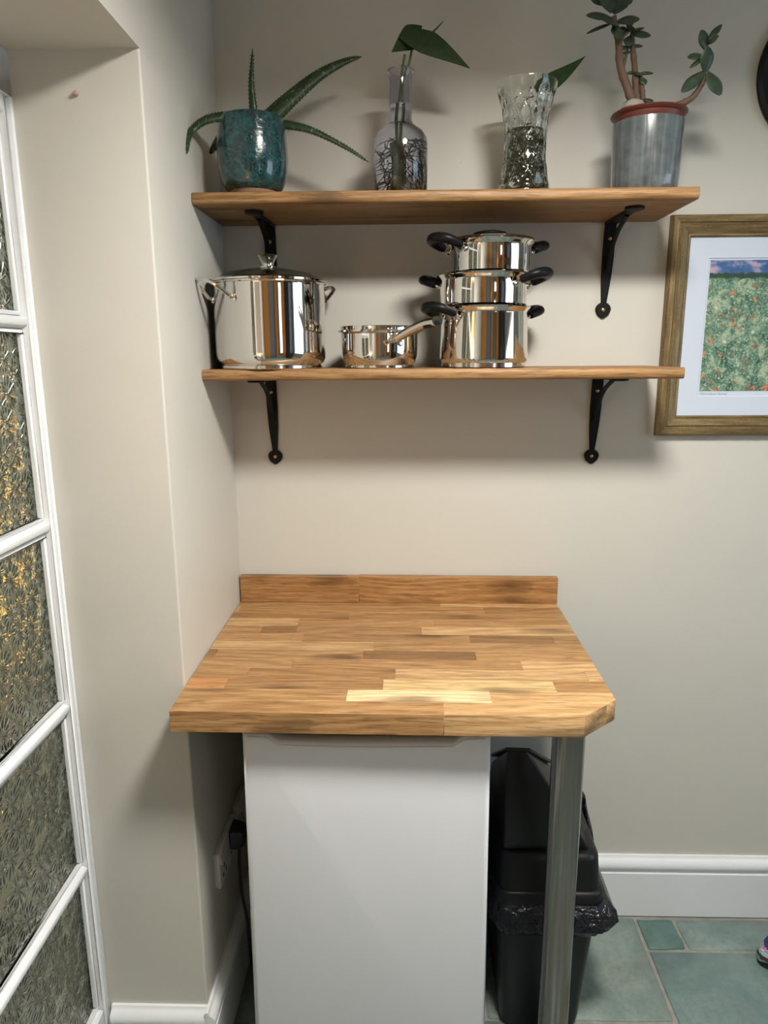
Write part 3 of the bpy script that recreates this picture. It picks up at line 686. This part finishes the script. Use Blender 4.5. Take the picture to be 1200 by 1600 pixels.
def leaf_mesh(m, base, d, nrm, L, W, bend=.3, fold=.25, prof=None, thick=.0006, nu=14, nv=6):
    d = Vector(d).normalized(); nrm = Vector(nrm); nrm = (nrm - d * nrm.dot(d)).normalized(); s = d.cross(nrm); base = Vector(base)
    prof = prof or (lambda t: math.sin(PI * min(1, t ** .62)) ** .9)
    top = []; bot = []
    for i in range(nu + 1):
        t = i / nu; mid = base + d * (L * t) - nrm * (bend * L * t * t)
        w = W * prof(t)
        for j in range(nv + 1):
            u = 2 * j / nv - 1; back = (.16 * L * abs(u) * max(0, 1 - t * 5) if prof is heart else 0)
            p = mid + s * (w * u) + nrm * (fold * w * abs(u)) - d * back
            top.append(p + nrm * thick); bot.append(p - nrm * thick)
    N = (nu + 1) * (nv + 1); fs = []; q = nv + 1
    for i in range(nu):
        for j in range(nv):
            a = i * q + j; fs += [(a, a + 1, a + q + 1, a + q), (N + a, N + a + q, N + a + q + 1, N + a + 1)]
    for i in range(nu): fs += [(i * q, i * q + q, N + i * q + q, N + i * q), (i * q + nv, N + i * q + nv, N + i * q + q + nv, i * q + q + nv)]
    for j in range(nv): fs += [(j, N + j, N + j + 1, j + 1), (nu * q + j, nu * q + j + 1, N + nu * q + j + 1, N + nu * q + j)]
    m.add(top + bot, fs)
def heart(t):
    if t < .26: return .45 + .55 * math.sin(PI / 2 * t / .26)
    k = (t - .26) / .74; return max(0, (1 - k ** 1.7) * (1 - .35 * k))
def roots(c, rmax, z0, z1, n, rad, seed):
    Q = random.Random(seed); m = MB()
    for k in range(n):
        a = Q.uniform(0, 2 * PI); rr = rmax * Q.uniform(.1, .8); z = Q.uniform(z0 + (z1 - z0) * .25, z1)
        p = Vector((c[0] + rr * math.cos(a), c[1] + rr * math.sin(a), z)); v = Vector((Q.uniform(-1, 1), Q.uniform(-1, 1), Q.uniform(-1, .3))).normalized(); pts = [p.copy()]
        for i in range(Q.randint(6, 13)):
            v = (v + Vector((Q.uniform(-1, 1), Q.uniform(-1, 1), Q.uniform(-1, .75))) * .55).normalized(); p = p + v * .0085
            dx, dy = p.x - c[0], p.y - c[1]; dd = math.hypot(dx, dy)
            if dd > rmax: p.x = c[0] + dx / dd * rmax; p.y = c[1] + dy / dd * rmax
            p.z = min(max(p.z, z0), z1); pts.append(p.copy())
        m.tube(pts, [rad * (1 - .5 * i / len(pts)) for i in range(len(pts))], 5)
    return m

# bottle of water with a pothos cutting
c = (.401, -.150, ZU)
bo = thing('glass_bottle', c, 'lilac grey glass bottle full of water with a narrow neck', 'bottle')
ro = [(.0, .0), (.050, 0), (.0535, .004), (.0538, .100), (.052, .112), (.045, .124), (.033, .132), (.0245, .138), (.0222, .146), (.0215, .215), (.0225, .224), (.0258, .230), (.0262, .2335), (.0245, .235), (.0225, .233)]
ri_ = [(.0195, .223), (.0190, .215), (.0197, .146), (.022, .140), (.031, .1335), (.0425, .1215), (.0492, .111), (.0510, .100), (.0508, .006), (.048, .004), (0, .004)]
obj('bottle_glass', MB().lathe(ro + ri_, c, 72), 'smokeglass', bo, sharp=60)
obj('water', MB().lathe([(0, .0038), (.048, .0038), (.0511, .006), (.0513, .100), (.0495, .1113), (.0428, .1218), (.0313, .1338), (.0222, .1403), (.0199, .146), (.0195, .172), (0, .172)], c, 56), 'water', bo, sharp=60)
po = thing('pothos_cutting', (c[0], c[1], ZU + .02), 'heart leaved cutting with two dark leaves, rooting in the lilac bottle', 'plant')
S1 = spline([(.392, -.150, ZU + .02), (.396, -.149, ZU + .09), (.395, -.148, ZU + .15), (.402, -.150, ZU + .215), (.4065, -.152, ZU + .246), (.409, -.153, ZU + .262)], 6)
S2 = spline([(.398, -.146, ZU + .03), (.4, -.146, ZU + .1), (.405, -.146, ZU + .16), (.4055, -.148, ZU + .215), (.417, -.150, ZU + .245), (.423, -.150, ZU + .272)], 6)
obj('stem', MB().tube(S1, .0024, 8), 'stem', po); obj('stem', MB().tube(S2, .0022, 8), 'stem', po)
obj('stem', MB().tube(spline([(.393, -.152, ZU + .012), (.398, -.156, ZU + .05), (.394, -.158, ZU + .10)], 6), .0105, 10), 'stem', po)
m = MB(); leaf_mesh(m, (.421, -.150, ZU + .291), (.86, -.12, -.40), (.22, -.80, .55), .128, .036, .06, .16, heart); obj('leaf', m, 'pothos', po)
m = MB(); leaf_mesh(m, (.440, -.150, ZU + .297), (-.84, -.22, -.46), (-.1, -.95, .25), .066, .028, .10, .15, heart); obj('leaf', m, 'pothos', po)
m = MB(); leaf_mesh(m, (.440, -.140, ZU + .285), (.66, .35, .52), (-.6, -.2, .75), .070, .0095, -.15, .3); obj('leaf', m, 'pothos', po)
rt = obj('roots', roots((c[0] + .004, c[1]), .046, ZU + .007, ZU + .110, 95, .00095, 4), 'root', po, kind='stuff')

# cut glass vase with another rooting cutting
c = (.6475, -.150, ZU)
va = thing('cut_glass_vase', c, 'clear cut glass vase with a waisted diamond pattern, half full of roots', 'vase')
zz = [0, .004, .02, .045, .075, .105, .135, .16, .18, .195, .203, .2065]
rr = [.0505, .0525, .0495, .0445, .0410, .0405, .0425, .0465, .0520, .0565, .0585, .0585]
def vr(z):
    for i in range(len(zz) - 1):
        if z <= zz[i + 1]:
            t = (z - zz[i]) / (zz[i + 1] - zz[i]); t = t * t * (3 - 2 * t) if 0 < i < 9 else t; return rr[i] + (rr[i + 1] - rr[i]) * t
    return rr[-1]
def cut(r, z, a):
    if z < .014 or z > .197: return r
    k = 12; A = k * a + z * 130; B = k * a - z * 130
    g = min(abs(math.sin(A / 2)), abs(math.sin(B / 2))); e = min(1, (z - .014) / .012, (.197 - z) / .012)
    return r - .0034 * max(0, 1 - g * 1.7) * e + .0008 * g * e
outer = [(0, 0), (.030, 0.001)] + [(vr(z), z) for z in [k * .2065 / 64 for k in range(65)]]
vg = MB(); ns = 112; rings = [[(c[0] + cut(r, z, 2 * PI * i / ns) * math.cos(2 * PI * i / ns), c[1] + cut(r, z, 2 * PI * i / ns) * math.sin(2 * PI * i / ns), c[2] + z) for i in range(ns)] for r, z in outer]
inner = [(vr(.2065) - .0035, .2075), (vr(.2) - .0045, .20)] + [(vr(z) - .0055, z) for z in (.18, .16, .135, .105, .075, .045, .02)] + [(.040, .009), (0, .009)]
rings += [[(c[0] + max(r, 1e-5) * math.cos(2 * PI * i / ns), c[1] + max(r, 1e-5) * math.sin(2 * PI * i / ns), c[2] + z) for i in range(ns)] for r, z in inner]
vg.loft(rings, cap=False)
obj('vase_glass', vg, 'clearglass', va, sharp=50)
obj('water', MB().lathe([(0, .0088), (.040, .0088)] + [(vr(z) - .0053, z) for z in (.02, .045, .075, .105)] + [(vr(.122) - .0053, .122), (0, .122)], c, 56), 'water', va, sharp=60)
cu = thing('vase_cutting', (c[0], c[1], ZU + .02), 'single leaf cutting rooting in the cut glass vase, its leaf leaning on the rim', 'plant')
obj('roots', roots(c, .033, ZU + .012, ZU + .127, 120, .0012, 9), 'moss', cu, kind='stuff')
obj('rhizome', MB().tube(spline([(.640, -.15, ZU + .015), (.648, -.155, ZU + .06), (.640, -.148, ZU + .118)], 6), .0085, 10), 'bark', cu)
obj('stem', MB().tube(spline([(.645, -.148, ZU + .05), (.655, -.142, ZU + .12), (.675, -.130, ZU + .185), (.684, -.126, ZU + .213)], 6), .0022, 8), 'stem', cu)
m = MB(); leaf_mesh(m, (.680, -.128, ZU + .206), (.84, -.06, .40), (-.30, -.85, .40), .092, .021, -.22, .15, heart); obj('leaf', m, 'pothos', cu)
m = MB(); leaf_mesh(m, (.690, -.128, ZU + .214), (-.85, -.1, -.12), (-.1, -.8, .6), .026, .013, .3, .2, heart); obj('leaf', m, 'pothos', cu)

# grey pot and the jade plant in its terracotta liner
c = (.8835, -.160, ZU)
gp = thing('grey_planter', c, 'blue grey glazed cylinder planter at the right end of the upper shelf', 'planter')
obj('pot', MB().lathe([(0, .001), (.060, .001), (.0625, .004), (.0640, .03), (.0660, .09), (.0675, .126), (.0672, .1295), (.0650, .1300), (.0635, .127), (.0615, .06), (.060, .01), (0, .008)], c, 96, lambda r, z, a: r * (1 + .0045 * math.sin(30 * a) * (1 if .006 < z < .124 else 0))), 'greyglaze', gp, sharp=70)
jp = thing('jade_plant', (c[0], c[1], ZU + .012), 'leggy jade plant in a terracotta liner pot inside the grey planter', 'plant')
obj('liner_pot', MB().lathe([(0, .012), (.045, .012), (.0595, .125), (.0625, .128), (.0645, .140), (.0690, .1425), (.0715, .1455), (.0705, .148), (.066, .147), (.0605, .139), (.0575, .125), (0, .125)], c, 64), 'terracotta', jp)
obj('soil', MB().lathe([(0, .147), (.03, .145), (.060, .139), (.0590, .130), (0, .130)], c, 32, lambda r, z, a: r), 'soil', jp)
pb = MB().lathe([(0, -.010), (.016, -.008), (.022, 0), (.017, .010), (.007, .015), (0, .016)], (c[0] - .036, c[1] - .022, ZU + .152), 18, lambda r, z, a: r * (1 + .14 * math.sin(2 * a + 1) + .08 * math.sin(5 * a)))
obj('pebble', pb, plain('pale_pebble', (.33, .30, .26), .8, var=.3, bump=.4), jp)
def stem(pts, r0, r1, mat='bark'):
    P = spline(pts, 6); n = len(P)
    obj('stem', MB().tube(P, [(r0 + (r1 - r0) * i / (n - 1)) * 1.15 * (1 + .16 * (i % 5 == 0)) for i in range(n)], 10), mat, jp)
Z = ZU
stem([(.861, -.160, Z + .140), (.855, -.160, Z + .160), (.838, -.162, Z + .195), (.822, -.163, Z + .232), (.815, -.163, Z + .278), (.802, -.165, Z + .315)], .0078, .0050)
stem([(.864, -.158, Z + .140), (.858, -.156, Z + .180), (.853, -.155, Z + .225), (.845, -.155, Z + .270), (.843, -.155, Z + .290)], .0060, .0036)
stem([(.874, -.156, Z + .140), (.873, -.154, Z + .170), (.868, -.153, Z + .200), (.864, -.152, Z + .222)], .0052, .0034)
stem([(.826, -.162, Z + .222), (.832, -.158, Z + .245), (.836, -.156, Z + .262)], .0030, .0022)
stem([(.818, -.163, Z + .265), (.824, -.160, Z + .282), (.834, -.158, Z + .292)], .0030, .0022)
stem([(.884, -.165, Z + .142), (.905, -.172, Z + .153), (.932, -.178, Z + .158), (.955, -.182, Z + .168), (.970, -.184, Z + .188), (.976, -.186, Z + .208), (.976, -.186, Z + .235), (.972, -.186, Z + .262)], .0058, .0030)
def oval(t): return math.sin(PI * min(1, max(0, t)) ** .8) ** .6
def jleaf(p, d, nrm, L, W, bend=.1):
    d = Vector(d).normalized(); nrm = Vector(nrm); nrm = (nrm - d * nrm.dot(d)).normalized(); s = d.cross(nrm); p = Vector(p); rings = []
    for i in range(10):
        t = i / 9; w = 1.2 * W * (oval(.03 + .94 * t)) * (.45 + .55 * min(1, t * 1.6)); th = .0030 * oval(.03 + .94 * t)
        mid = p + d * (L * t) - nrm * (bend * L * t * t)
        rings.append([mid + s * (w * math.cos(2 * PI * k / 10)) + nrm * (th * math.sin(2 * PI * k / 10)) for k in range(10)])
    obj('leaf', MB().loft(rings), 'jade', jp)
F = (0, -.85, .5)
for a in [  # leaves: base, direction, face normal, length, half width
    ((.800, -.166, Z + .312), (-.85, -.2, .10), (.1, -.7, .7), .050, .0150), ((.797, -.166, Z + .302), (-.9, -.1, -.25), (0, -.4, .9), .046, .0090),
    ((.802, -.168, Z + .305), (-.35, -.7, -.25), F, .036, .0170), ((.806, -.168, Z + .300), (.15, -.55, -.75), (.2, -.8, .3), .036, .0130),
    ((.808, -.166, Z + .305), (.9, -.25, .10), (0, -.8, .6), .042, .0125), ((.804, -.164, Z + .320), (.55, .1, .75), (-.3, -.9, .3), .040, .0130),
    ((.800, -.164, Z + .322), (-.45, -.1, .85), (.2, -.9, .3), .042, .0150), ((.803, -.160, Z + .330), (.0, .2, 1), (0, -1, .2), .040, .0140), ((.798, -.160, Z + .335), (-.8, .2, .6), F, .045, .0145), ((.806, -.160, Z + .335), (.8, .2, .55), F, .042, .0140),
    ((.843, -.156, Z + .288), (.95, -.2, -.05), (0, -.75, .6), .034, .0105), ((.842, -.156, Z + .292), (.75, .1, .35), (-.3, -.5, .8), .026, .0060), ((.841, -.157, Z + .290), (-.2, -.7, .15), F, .026, .0115), ((.840, -.157, Z + .285), (-.3, -.5, -.7), F, .026, .0100), ((.839, -.156, Z + .300), (.1, -.1, .9), (0, -1, .2), .016, .0045),
    ((.836, -.156, Z + .292), (-.8, -.1, .4), F, .020, .0060), ((.844, -.156, Z + .268), (.95, -.1, .05), (0, -.5, .8), .020, .0060), ((.842, -.156, Z + .266), (-.95, -.2, -.05), (0, -.6, .8), .028, .0080), ((.842, -.156, Z + .258), (-.95, -.1, -.08), (0, -.4, .9), .022, .0050),
    ((.862, -.152, Z + .222), (-.3, -.6, -.2), F, .020, .0080), ((.863, -.152, Z + .222), (.95, -.1, .06), (0, -.5, .85), .026, .0055), ((.852, -.156, Z + .222), (-.95, -.1, .05), (0, -.5, .85), .015, .0035), ((.866, -.152, Z + .214), (.3, -.5, -.6), F, .018, .0070),
    ((.852, -.163, Z + .168), (-.95, -.2, -.12), (0, -.7, .7), .020, .0080), ((.868, -.160, Z + .172), (.85, -.3, -.05), (0, -.6, .75), .022, .0070), ((.862, -.168, Z + .152), (-.85, -.4, -.18), (0, -.6, .8), .030, .0080), ((.868, -.168, Z + .158), (.05, -.75, -.5), F, .026, .0120), ((.878, -.168, Z + .158), (.55, -.5, -.45), (.2, -.8, .5), .026, .0130),
    ((.976, -.187, Z + .212), (.55, -.25, -.80), (.3, -.85, .1), .052, .0155), ((.974, -.188, Z + .212), (-.75, -.3, -.62), (.1, -.8, .45), .060, .0110), ((.975, -.188, Z + .208), (-.1, -.4, .85), F, .042, .0125), ((.968, -.188, Z + .238), (-.92, -.2, -.08), (0, -.75, .6), .030, .0095), ((.968, -.188, Z + .234), (-.75, -.2, -.5), (.2, -.5, .8), .030, .0050),
    ((.972, -.187, Z + .248), (-.35, -.35, .75), F, .034, .0120), ((.974, -.187, Z + .262), (.60, -.1, .80), (-.5, -.75, .3), .036, .0070), ((.975, -.187, Z + .258), (.3, -.5, .2), F, .022, .0080)]:
    jleaf(*a)

# ------------------------------------------------------------------ fridge
fx0, fx1, fy = .1105, .569, -.540
fr = thing('fridge', ((fx0 + fx1) / 2, -.32, 0), 'small white fridge tucked under the oak worktop', 'fridge')
obj('cabinet', MB().box(fx0 + .004, fx1 - .004, -.493, -.045, .03, .835), 'enamel', fr, bevel=.006)
obj('seal', MB().box(fx0 + .012, fx1 - .012, -.501, -.493, .06, .825), 'gasket', fr)
# door: rounded slab whose top edge dips into a wide finger scoop
N = 40; top = []
for i in range(N + 1):
    t = i / N; x = fx0 + .006 + (fx1 - fx0 - .012) * t
    def sm(a): a = max(0, min(1, a)); return a * a * (3 - 2 * a)
    dip = .014 * sm((t - .105) / .045) * sm((.895 - t) / .045) + .005 * math.sin(PI * t)
    top.append((x, dip))
def door_ring(y, ins, dz):
    zt = .8385 - dz
    P = [(fx0 + ins, y, .055 + ins)] + [(fx0 + ins + (x - fx0) * 0 + (x - fx0 - .0) * (1 - 2 * ins / (fx1 - fx0)), y, zt - d) for x, d in top] + [(fx1 - ins, y, .055 + ins)]
    return P
dm = MB(); dm.loft([door_ring(-.501, .003, .002), door_ring(-.504, 0, 0), door_ring(fy + .010, 0, 0), door_ring(fy + .004, .002, .002), door_ring(fy + .001, .006, .006), door_ring(fy, .011, .010)])
dr = obj('door', dm, 'enamel', fr, sharp=55)
rim = [(x, fy - .0005, .8310 - d) for x, d in top[1:-1]]
obj('handle_lip', MB().tube(rim, .0028, 8, up=(0, 0, 1)), 'enamel', dr)
obj('top_panel', MB().box(fx0 + .002, fx1 - .002, -.480, -.045, .835, .846), 'enamel', fr, bevel=.003)
obj('handle_recess', MB().box(fx0 + .05, fx1 - .05, -.508, -.493, .815, .828), 'dark', fr)
for x in (fx0 + .04, fx1 - .04):
    for y in (-.49, -.08): obj('foot', MB().lathe([(0, 0), (.018, 0), (.018, .012), (.010, .016), (.010, .03), (0, .03)], (x, y, 0), 20), 'dark', fr)
pc = spline([(.030, -.268, .405), (.030, -.272, .385), (.033, -.290, .345), (.039, -.300, .290), (.047, -.302, .235), (.050, -.302, .165), (.051, -.295, .10), (.060, -.27, .045), (.085, -.20, .03), (.100, -.10, .045), (.118, -.06, .09)], 6)
cb = obj('power_cord', MB().tube(pc, .0038, 8), 'cable', fr)
obj('plug', MB().hull([(x, y, z) for x in (.0135,) for y in (-.293, -.243) for z in (.404, .452)] + [(.045, y, z) for y in (-.286, -.250) for z in (.408, .446)] + [(.030, -.274, .392), (.030, -.262, .392)]), 'cable', cb, bevel=.003)

# sockets on the side wall
def socket(y0, y1, z0, z1, label, double):
    s = thing('wall_socket', (0, (y0 + y1) / 2, (z0 + z1) / 2), label, 'socket', 'white sockets under the worktop')
    obj('back_box', MB().box(.0002, .004, y0 + .003, y1 - .003, z0 + .003, z1 - .003), 'plastic', s)
    obj('faceplate', MB().box(.004, .0125, y0, y1, z0, z1), 'plastic', s, bevel=.002)
    n = 2 if double else 1
    for k in range(n):
        yc = y0 + (y1 - y0) * (k + .5) / n
        obj('switch', MB().prism([(.0125, z1 - .030), (.0155, z1 - .030), (.0135, z1 - .010), (.0125, z1 - .010)], 'y', yc - .008 + (.02 if k else -.02), yc + .008 + (.02 if k else -.02)), 'plastic', s)
        pm = MB()
        for dy, dz in ((0, .048), (-.011, .030), (.011, .030)): pm.box(.0124, .0129, yc + dy - .0035, yc + dy + .0035, z0 + dz - .005 - .012, z0 + dz + .004 - .012)
        obj('pin_holes', pm, 'dark', s)
socket(-.372, -.228, .368, .454, 'white double wall socket with the fridge plug in it', True)
socket(-.205, -.119, .368, .454, 'white single wall socket further back under the worktop', False)

# ------------------------------------------------------------------ bin and liner
bn = thing('waste_bin', (.70, -.22, 0), 'tall black plastic bin with a sloping lid behind the steel pole', 'bin')
def rrect(x0, x1, y0, y1, z, r, n=5):
    P = []
    for cx, cy, a0 in ((x1 - r, y1 - r, 0), (x0 + r, y1 - r, PI / 2), (x0 + r, y0 + r, PI), (x1 - r, y0 + r, 1.5 * PI)):
        for k in range(n): a = a0 + PI / 2 * k / (n - 1); P.append((cx + r * math.cos(a), cy + r * math.sin(a), z))
    return P
obj('body', MB().loft([rrect(.635, .800, -.352, -.085, .0, .02), rrect(.628, .805, -.357, -.078, .02, .025), rrect(.612, .828, -.372, -.052, .30, .03), rrect(.610, .832, -.375, -.050, .345, .03)]), 'blackplastic', bn, sharp=50)
obj('lid_rim', MB().loft([rrect(.606, .838, -.380, -.046, .345, .03), rrect(.604, .840, -.382, -.044, .350, .03), rrect(.606, .838, -.380, -.046, .372, .03), rrect(.612, .832, -.374, -.052, .377, .028)]), 'blackplastic', bn, sharp=50)
obj('lid', MB().loft([rrect(.613, .831, -.373, -.053, .377, .026), rrect(.618, .828, -.366, -.058, .445, .03), rrect(.622, .822, -.360, -.064, .455, .03), rrect(.624, .815, -.352, -.068, .458, .03)]), 'blackplastic', bn, sharp=40)
hood = MB().hull([(.622, -.350, .458), (.812, -.346, .450), (.624, -.066, .452), (.822, -.074, .436), (.624, -.334, .686), (.668, -.334, .686), (.735, -.235, .595), (.790, -.180, .505), (.632, -.07, .50), (.70, -.10, .535)])
hd = obj('hood', hood, 'blackplastic', bn, bevel=.006, seg=2, sharp=50)
obj('flap', MB().hull([(p[0], p[1], p[2] + d) for d in (0.003, .011) for p in [(.620, -.340, .686), (.672, -.342, .685), (.742, -.238, .594), (.700, -.096, .537), (.628, -.062, .502)]]), 'blackplastic', hd, bevel=.002)
obj('flap_slot', MB().hull([(.806, -.300 + dy, .470 + dz) for dy, dz in ((0, 0),)] + [(.776, -.262, .545), (.779, -.255, .545), (.809, -.293, .470), (.812, -.297, .472), (.780, -.260, .549)]), 'dark', hd)
bl = thing('bin_bag', (.72, -.22, .34), 'shiny black bin bag folded over the bin rim', 'bag')
n = 120; rings = []
base = rrect(0, 1, 0, 1, 0, .13, 30)
for z, gx, amp in ((.352, .0005, .0), (.346, .010, .003), (.330, .017, .007), (.308, .019, .010), (.288, .013, .011), (.276, .006, .008), (.284, .003, .004), (.330, .002, .001)):
    ring = []
    for i, (px, py, _) in enumerate(base):
        X = .611 + px * .221; Y = -.376 + py * .327; dx, dy = px - .5, py - .5; L = math.hypot(dx, dy) or 1
        w = noise.noise(Vector((px * 9, py * 9, z * 30))) + .6 * noise.noise(Vector((px * 23, py * 23, z * 60 + 3)))
        right = max(0, px - .55) * 2.2
        o = gx * (1 + 1.3 * right * right) + amp * w * (1 + right)
        ring.append((X + dx / L * o, Y + dy / L * o, z + (amp * 1.2 * noise.noise(Vector((px * 7 + 9, py * 7, 1)))) - (0 if z > .34 else .006 * math.sin(px * 9))))
    rings.append(ring)
obj('cuff', MB().loft(rings, cap=False), 'bag', bl, sharp=70)
tie = MB(); rg = []
for k in range(9):
    t = k / 8; zc_ = .30 + .155 * t; hw = .060 * (1 - .75 * t); cxx = .842 + .022 * math.sin(PI * t) * (1 - t) + .002
    rg.append([(cxx + (.014 * (1 - t) + .003) * math.cos(2 * PI * j / 14) * (1 + .4 * noise.noise(Vector((j, k, 0)))), -.145 + hw * math.sin(2 * PI * j / 14) * (1 + .3 * noise.noise(Vector((j * .8, k * .7, 5)))), zc_) for j in range(14)])
obj('gathered_edge', tie.loft(rg), 'bag', bl, sharp=70)

# ------------------------------------------------------------------ framed picture, round plaque, slipper, wall plug
pf = thing('framed_picture', (1.285, 0, 1.5525), 'framed print of a busy green field in a worn gilt frame', 'picture')
PX0, PX1, PZ0, PZ1 = .995, 1.575, 1.311, 1.794
prof = [(0, .002), (0, .016), (.004, .021), (.015, .0225), (.018, .019), (.021, .0185), (.024, .021), (.036, .0175), (.040, .014), (.0425, .0145), (.046, .011), (.046, .002)]
def rail(a, b, na, nb):       # a, b outer corners; na, nb inward mitre directions
    m = MB(); m.loft([[(p[0] + d[0] * w, -h, p[1] + d[1] * w) for w, h in prof] for p, d in ((a, na), (b, nb))])
    l = (a[0] + b[0]) / 2, 0, (a[1] + b[1]) / 2
    o = obj('frame_rail', m, 'gilt', pf, origin=l, sharp=30); return o
rail((PX0, PZ1), (PX1, PZ1), (1, -1), (-1, -1)); rail((PX1, PZ0), (PX0, PZ0), (-1, 1), (1, 1))
def rail_v(x, sgn):
    m = MB(); m.loft([[( -q[0] , -h, q[1]) for q, h in [((w, 0), hh) for w, hh in prof]]] * 0 + [[(x + sgn * w, -h, z + s * w) for w, h in prof] for z, s in ((PZ0, 1), (PZ1, -1))])
    o = obj('frame_rail', m, 'gilt', pf, origin=(x, 0, 1.55), sharp=30)
    me = o.data                      # turn the mesh so that its grain runs along the rail
    rot = Matrix.Rotation(PI / 2, 4, 'Y'); me.transform(rot); o.rotation_euler = (0, -PI / 2, 0)
rail_v(PX0, 1); rail_v(PX1, -1)
obj('backing', MB().box(PX0 + .01, PX1 - .01, -.0045, -.0015, PZ0 + .01, PZ1 - .01), 'dark', pf)
ax0, ax1, az0, az1 = 1.086, 1.484, 1.400, 1.7045
mt = MB(); ring_ = lambda y, x0, x1, z0, z1: [(x0, y, z0), (x1, y, z0), (x1, y, z1), (x0, y, z1)]
O_ = (PX0 + .043, PX1 - .043, PZ0 + .043, PZ1 - .043); I_ = (ax0, ax1, az0, az1); I2 = (ax0 + .0015, ax1 - .0015, az0 + .0015, az1 - .0015)
mt.loft([ring_(-.0085, *O_), ring_(-.0085, *I_), ring_(-.0062, *I2), ring_(-.0062, *O_)], closed=True, cap=False)
obj('mount_board', mt, 'pinwhite', pf, sharp=20)
obj('print_paper', MB().box(ax0 - .005, ax1 + .005, -.0062, -.0048, az0 - .005, az1 + .005), 'pinwhite', pf)
obj('print', MB().box(ax0 + .0045, ax1 - .0045, -.0066, -.0062, az0 + .0125, az1 - .0045), 'painting', pf, origin=(1.285, -.0064, 1.556))
tc = bpy.data.curves.new('pencil_title', 'FONT'); tc.body = 'Glastonbury Festival'; tc.size = .0075; tc.shear = .35; tc.extrude = .00003
tmp = bpy.data.objects.new('pencil_title_curve', tc); COL.objects.link(tmp)
bpy.context.view_layer.update()
tme = bpy.data.meshes.new_from_object(tmp.evaluated_get(bpy.context.evaluated_depsgraph_get())); bpy.data.objects.remove(tmp)
M['pencil'] = plain('pencil', (.22, .21, .22), .8); tme.materials.clear(); tme.materials.append(M['pencil'])
to = bpy.data.objects.new('pencil_title', tme); COL.objects.link(to); to.parent = pf; to['kind'] = 'stuff'
to.location = (ax0 + .006 - 1.285, -.0063, az0 + .004 - 1.5525); to.rotation_euler = (PI / 2, 0, 0)

pl = thing('round_plaque', (1.297, 0, 2.070), 'black round wall plaque cut off by the edge, above the framed print', 'plaque')
m = MB().lathe([(0, .002), (.140, .002), (.145, .006), (.144, .012), (.136, .016), (.128, .012), (0, .010)], (0, 0, 0), 72)
o = obj('disc', m, 'iron', pl, origin=(0, 0, 0)); o.rotation_euler = (PI / 2, 0, 0); o.location = (0, 0, 0)

sl = thing('knitted_slipper', (1.42, -.165, 0), 'striped blue, pink and mint knitted slipper on the flagstones', 'slipper')
rg = []
for k in range(15):
    t = k / 14; x = 1.298 + .25 * t; w = .046 * min(1, (math.sin(PI * min(.5, t * 1.6 + .03))) ** .6) * (1 - .12 * t); hh = .052 * min(1, math.sin(PI * min(.5, t * 1.4 + .05)) ** .6) * (1 + .25 * t)
    rg.append([(x, -.165 + w * math.cos(2 * PI * j / 20), .009 + hh * (.5 + .5 * math.sin(2 * PI * j / 20)) * 1.25) for j in range(20)])
obj('upper', MB().loft(rg), 'knit', sl, sharp=70, origin=(1.42, -.165, .0))
obj('sole', MB().loft([[(1.42 + (.122 * math.cos(a)), -.165 + (.043 * math.sin(a)), z) for a in [2 * PI * k / 30 for k in range(30)]] for z in (.001, .012)]), 'knit_dark', sl)

wp = tag(obj('wall_plug', MB().tube([(-.104, YR + .002, 1.899), (-.104, YR - .004, 1.899), (-.104, YR - .008, 1.898)], [.004, .004, .0025], 12), plain('pinkish_plug', (.46, .30, .24), .6)), 'small pinkish wall plug in the reveal beside the door', 'wall plug')
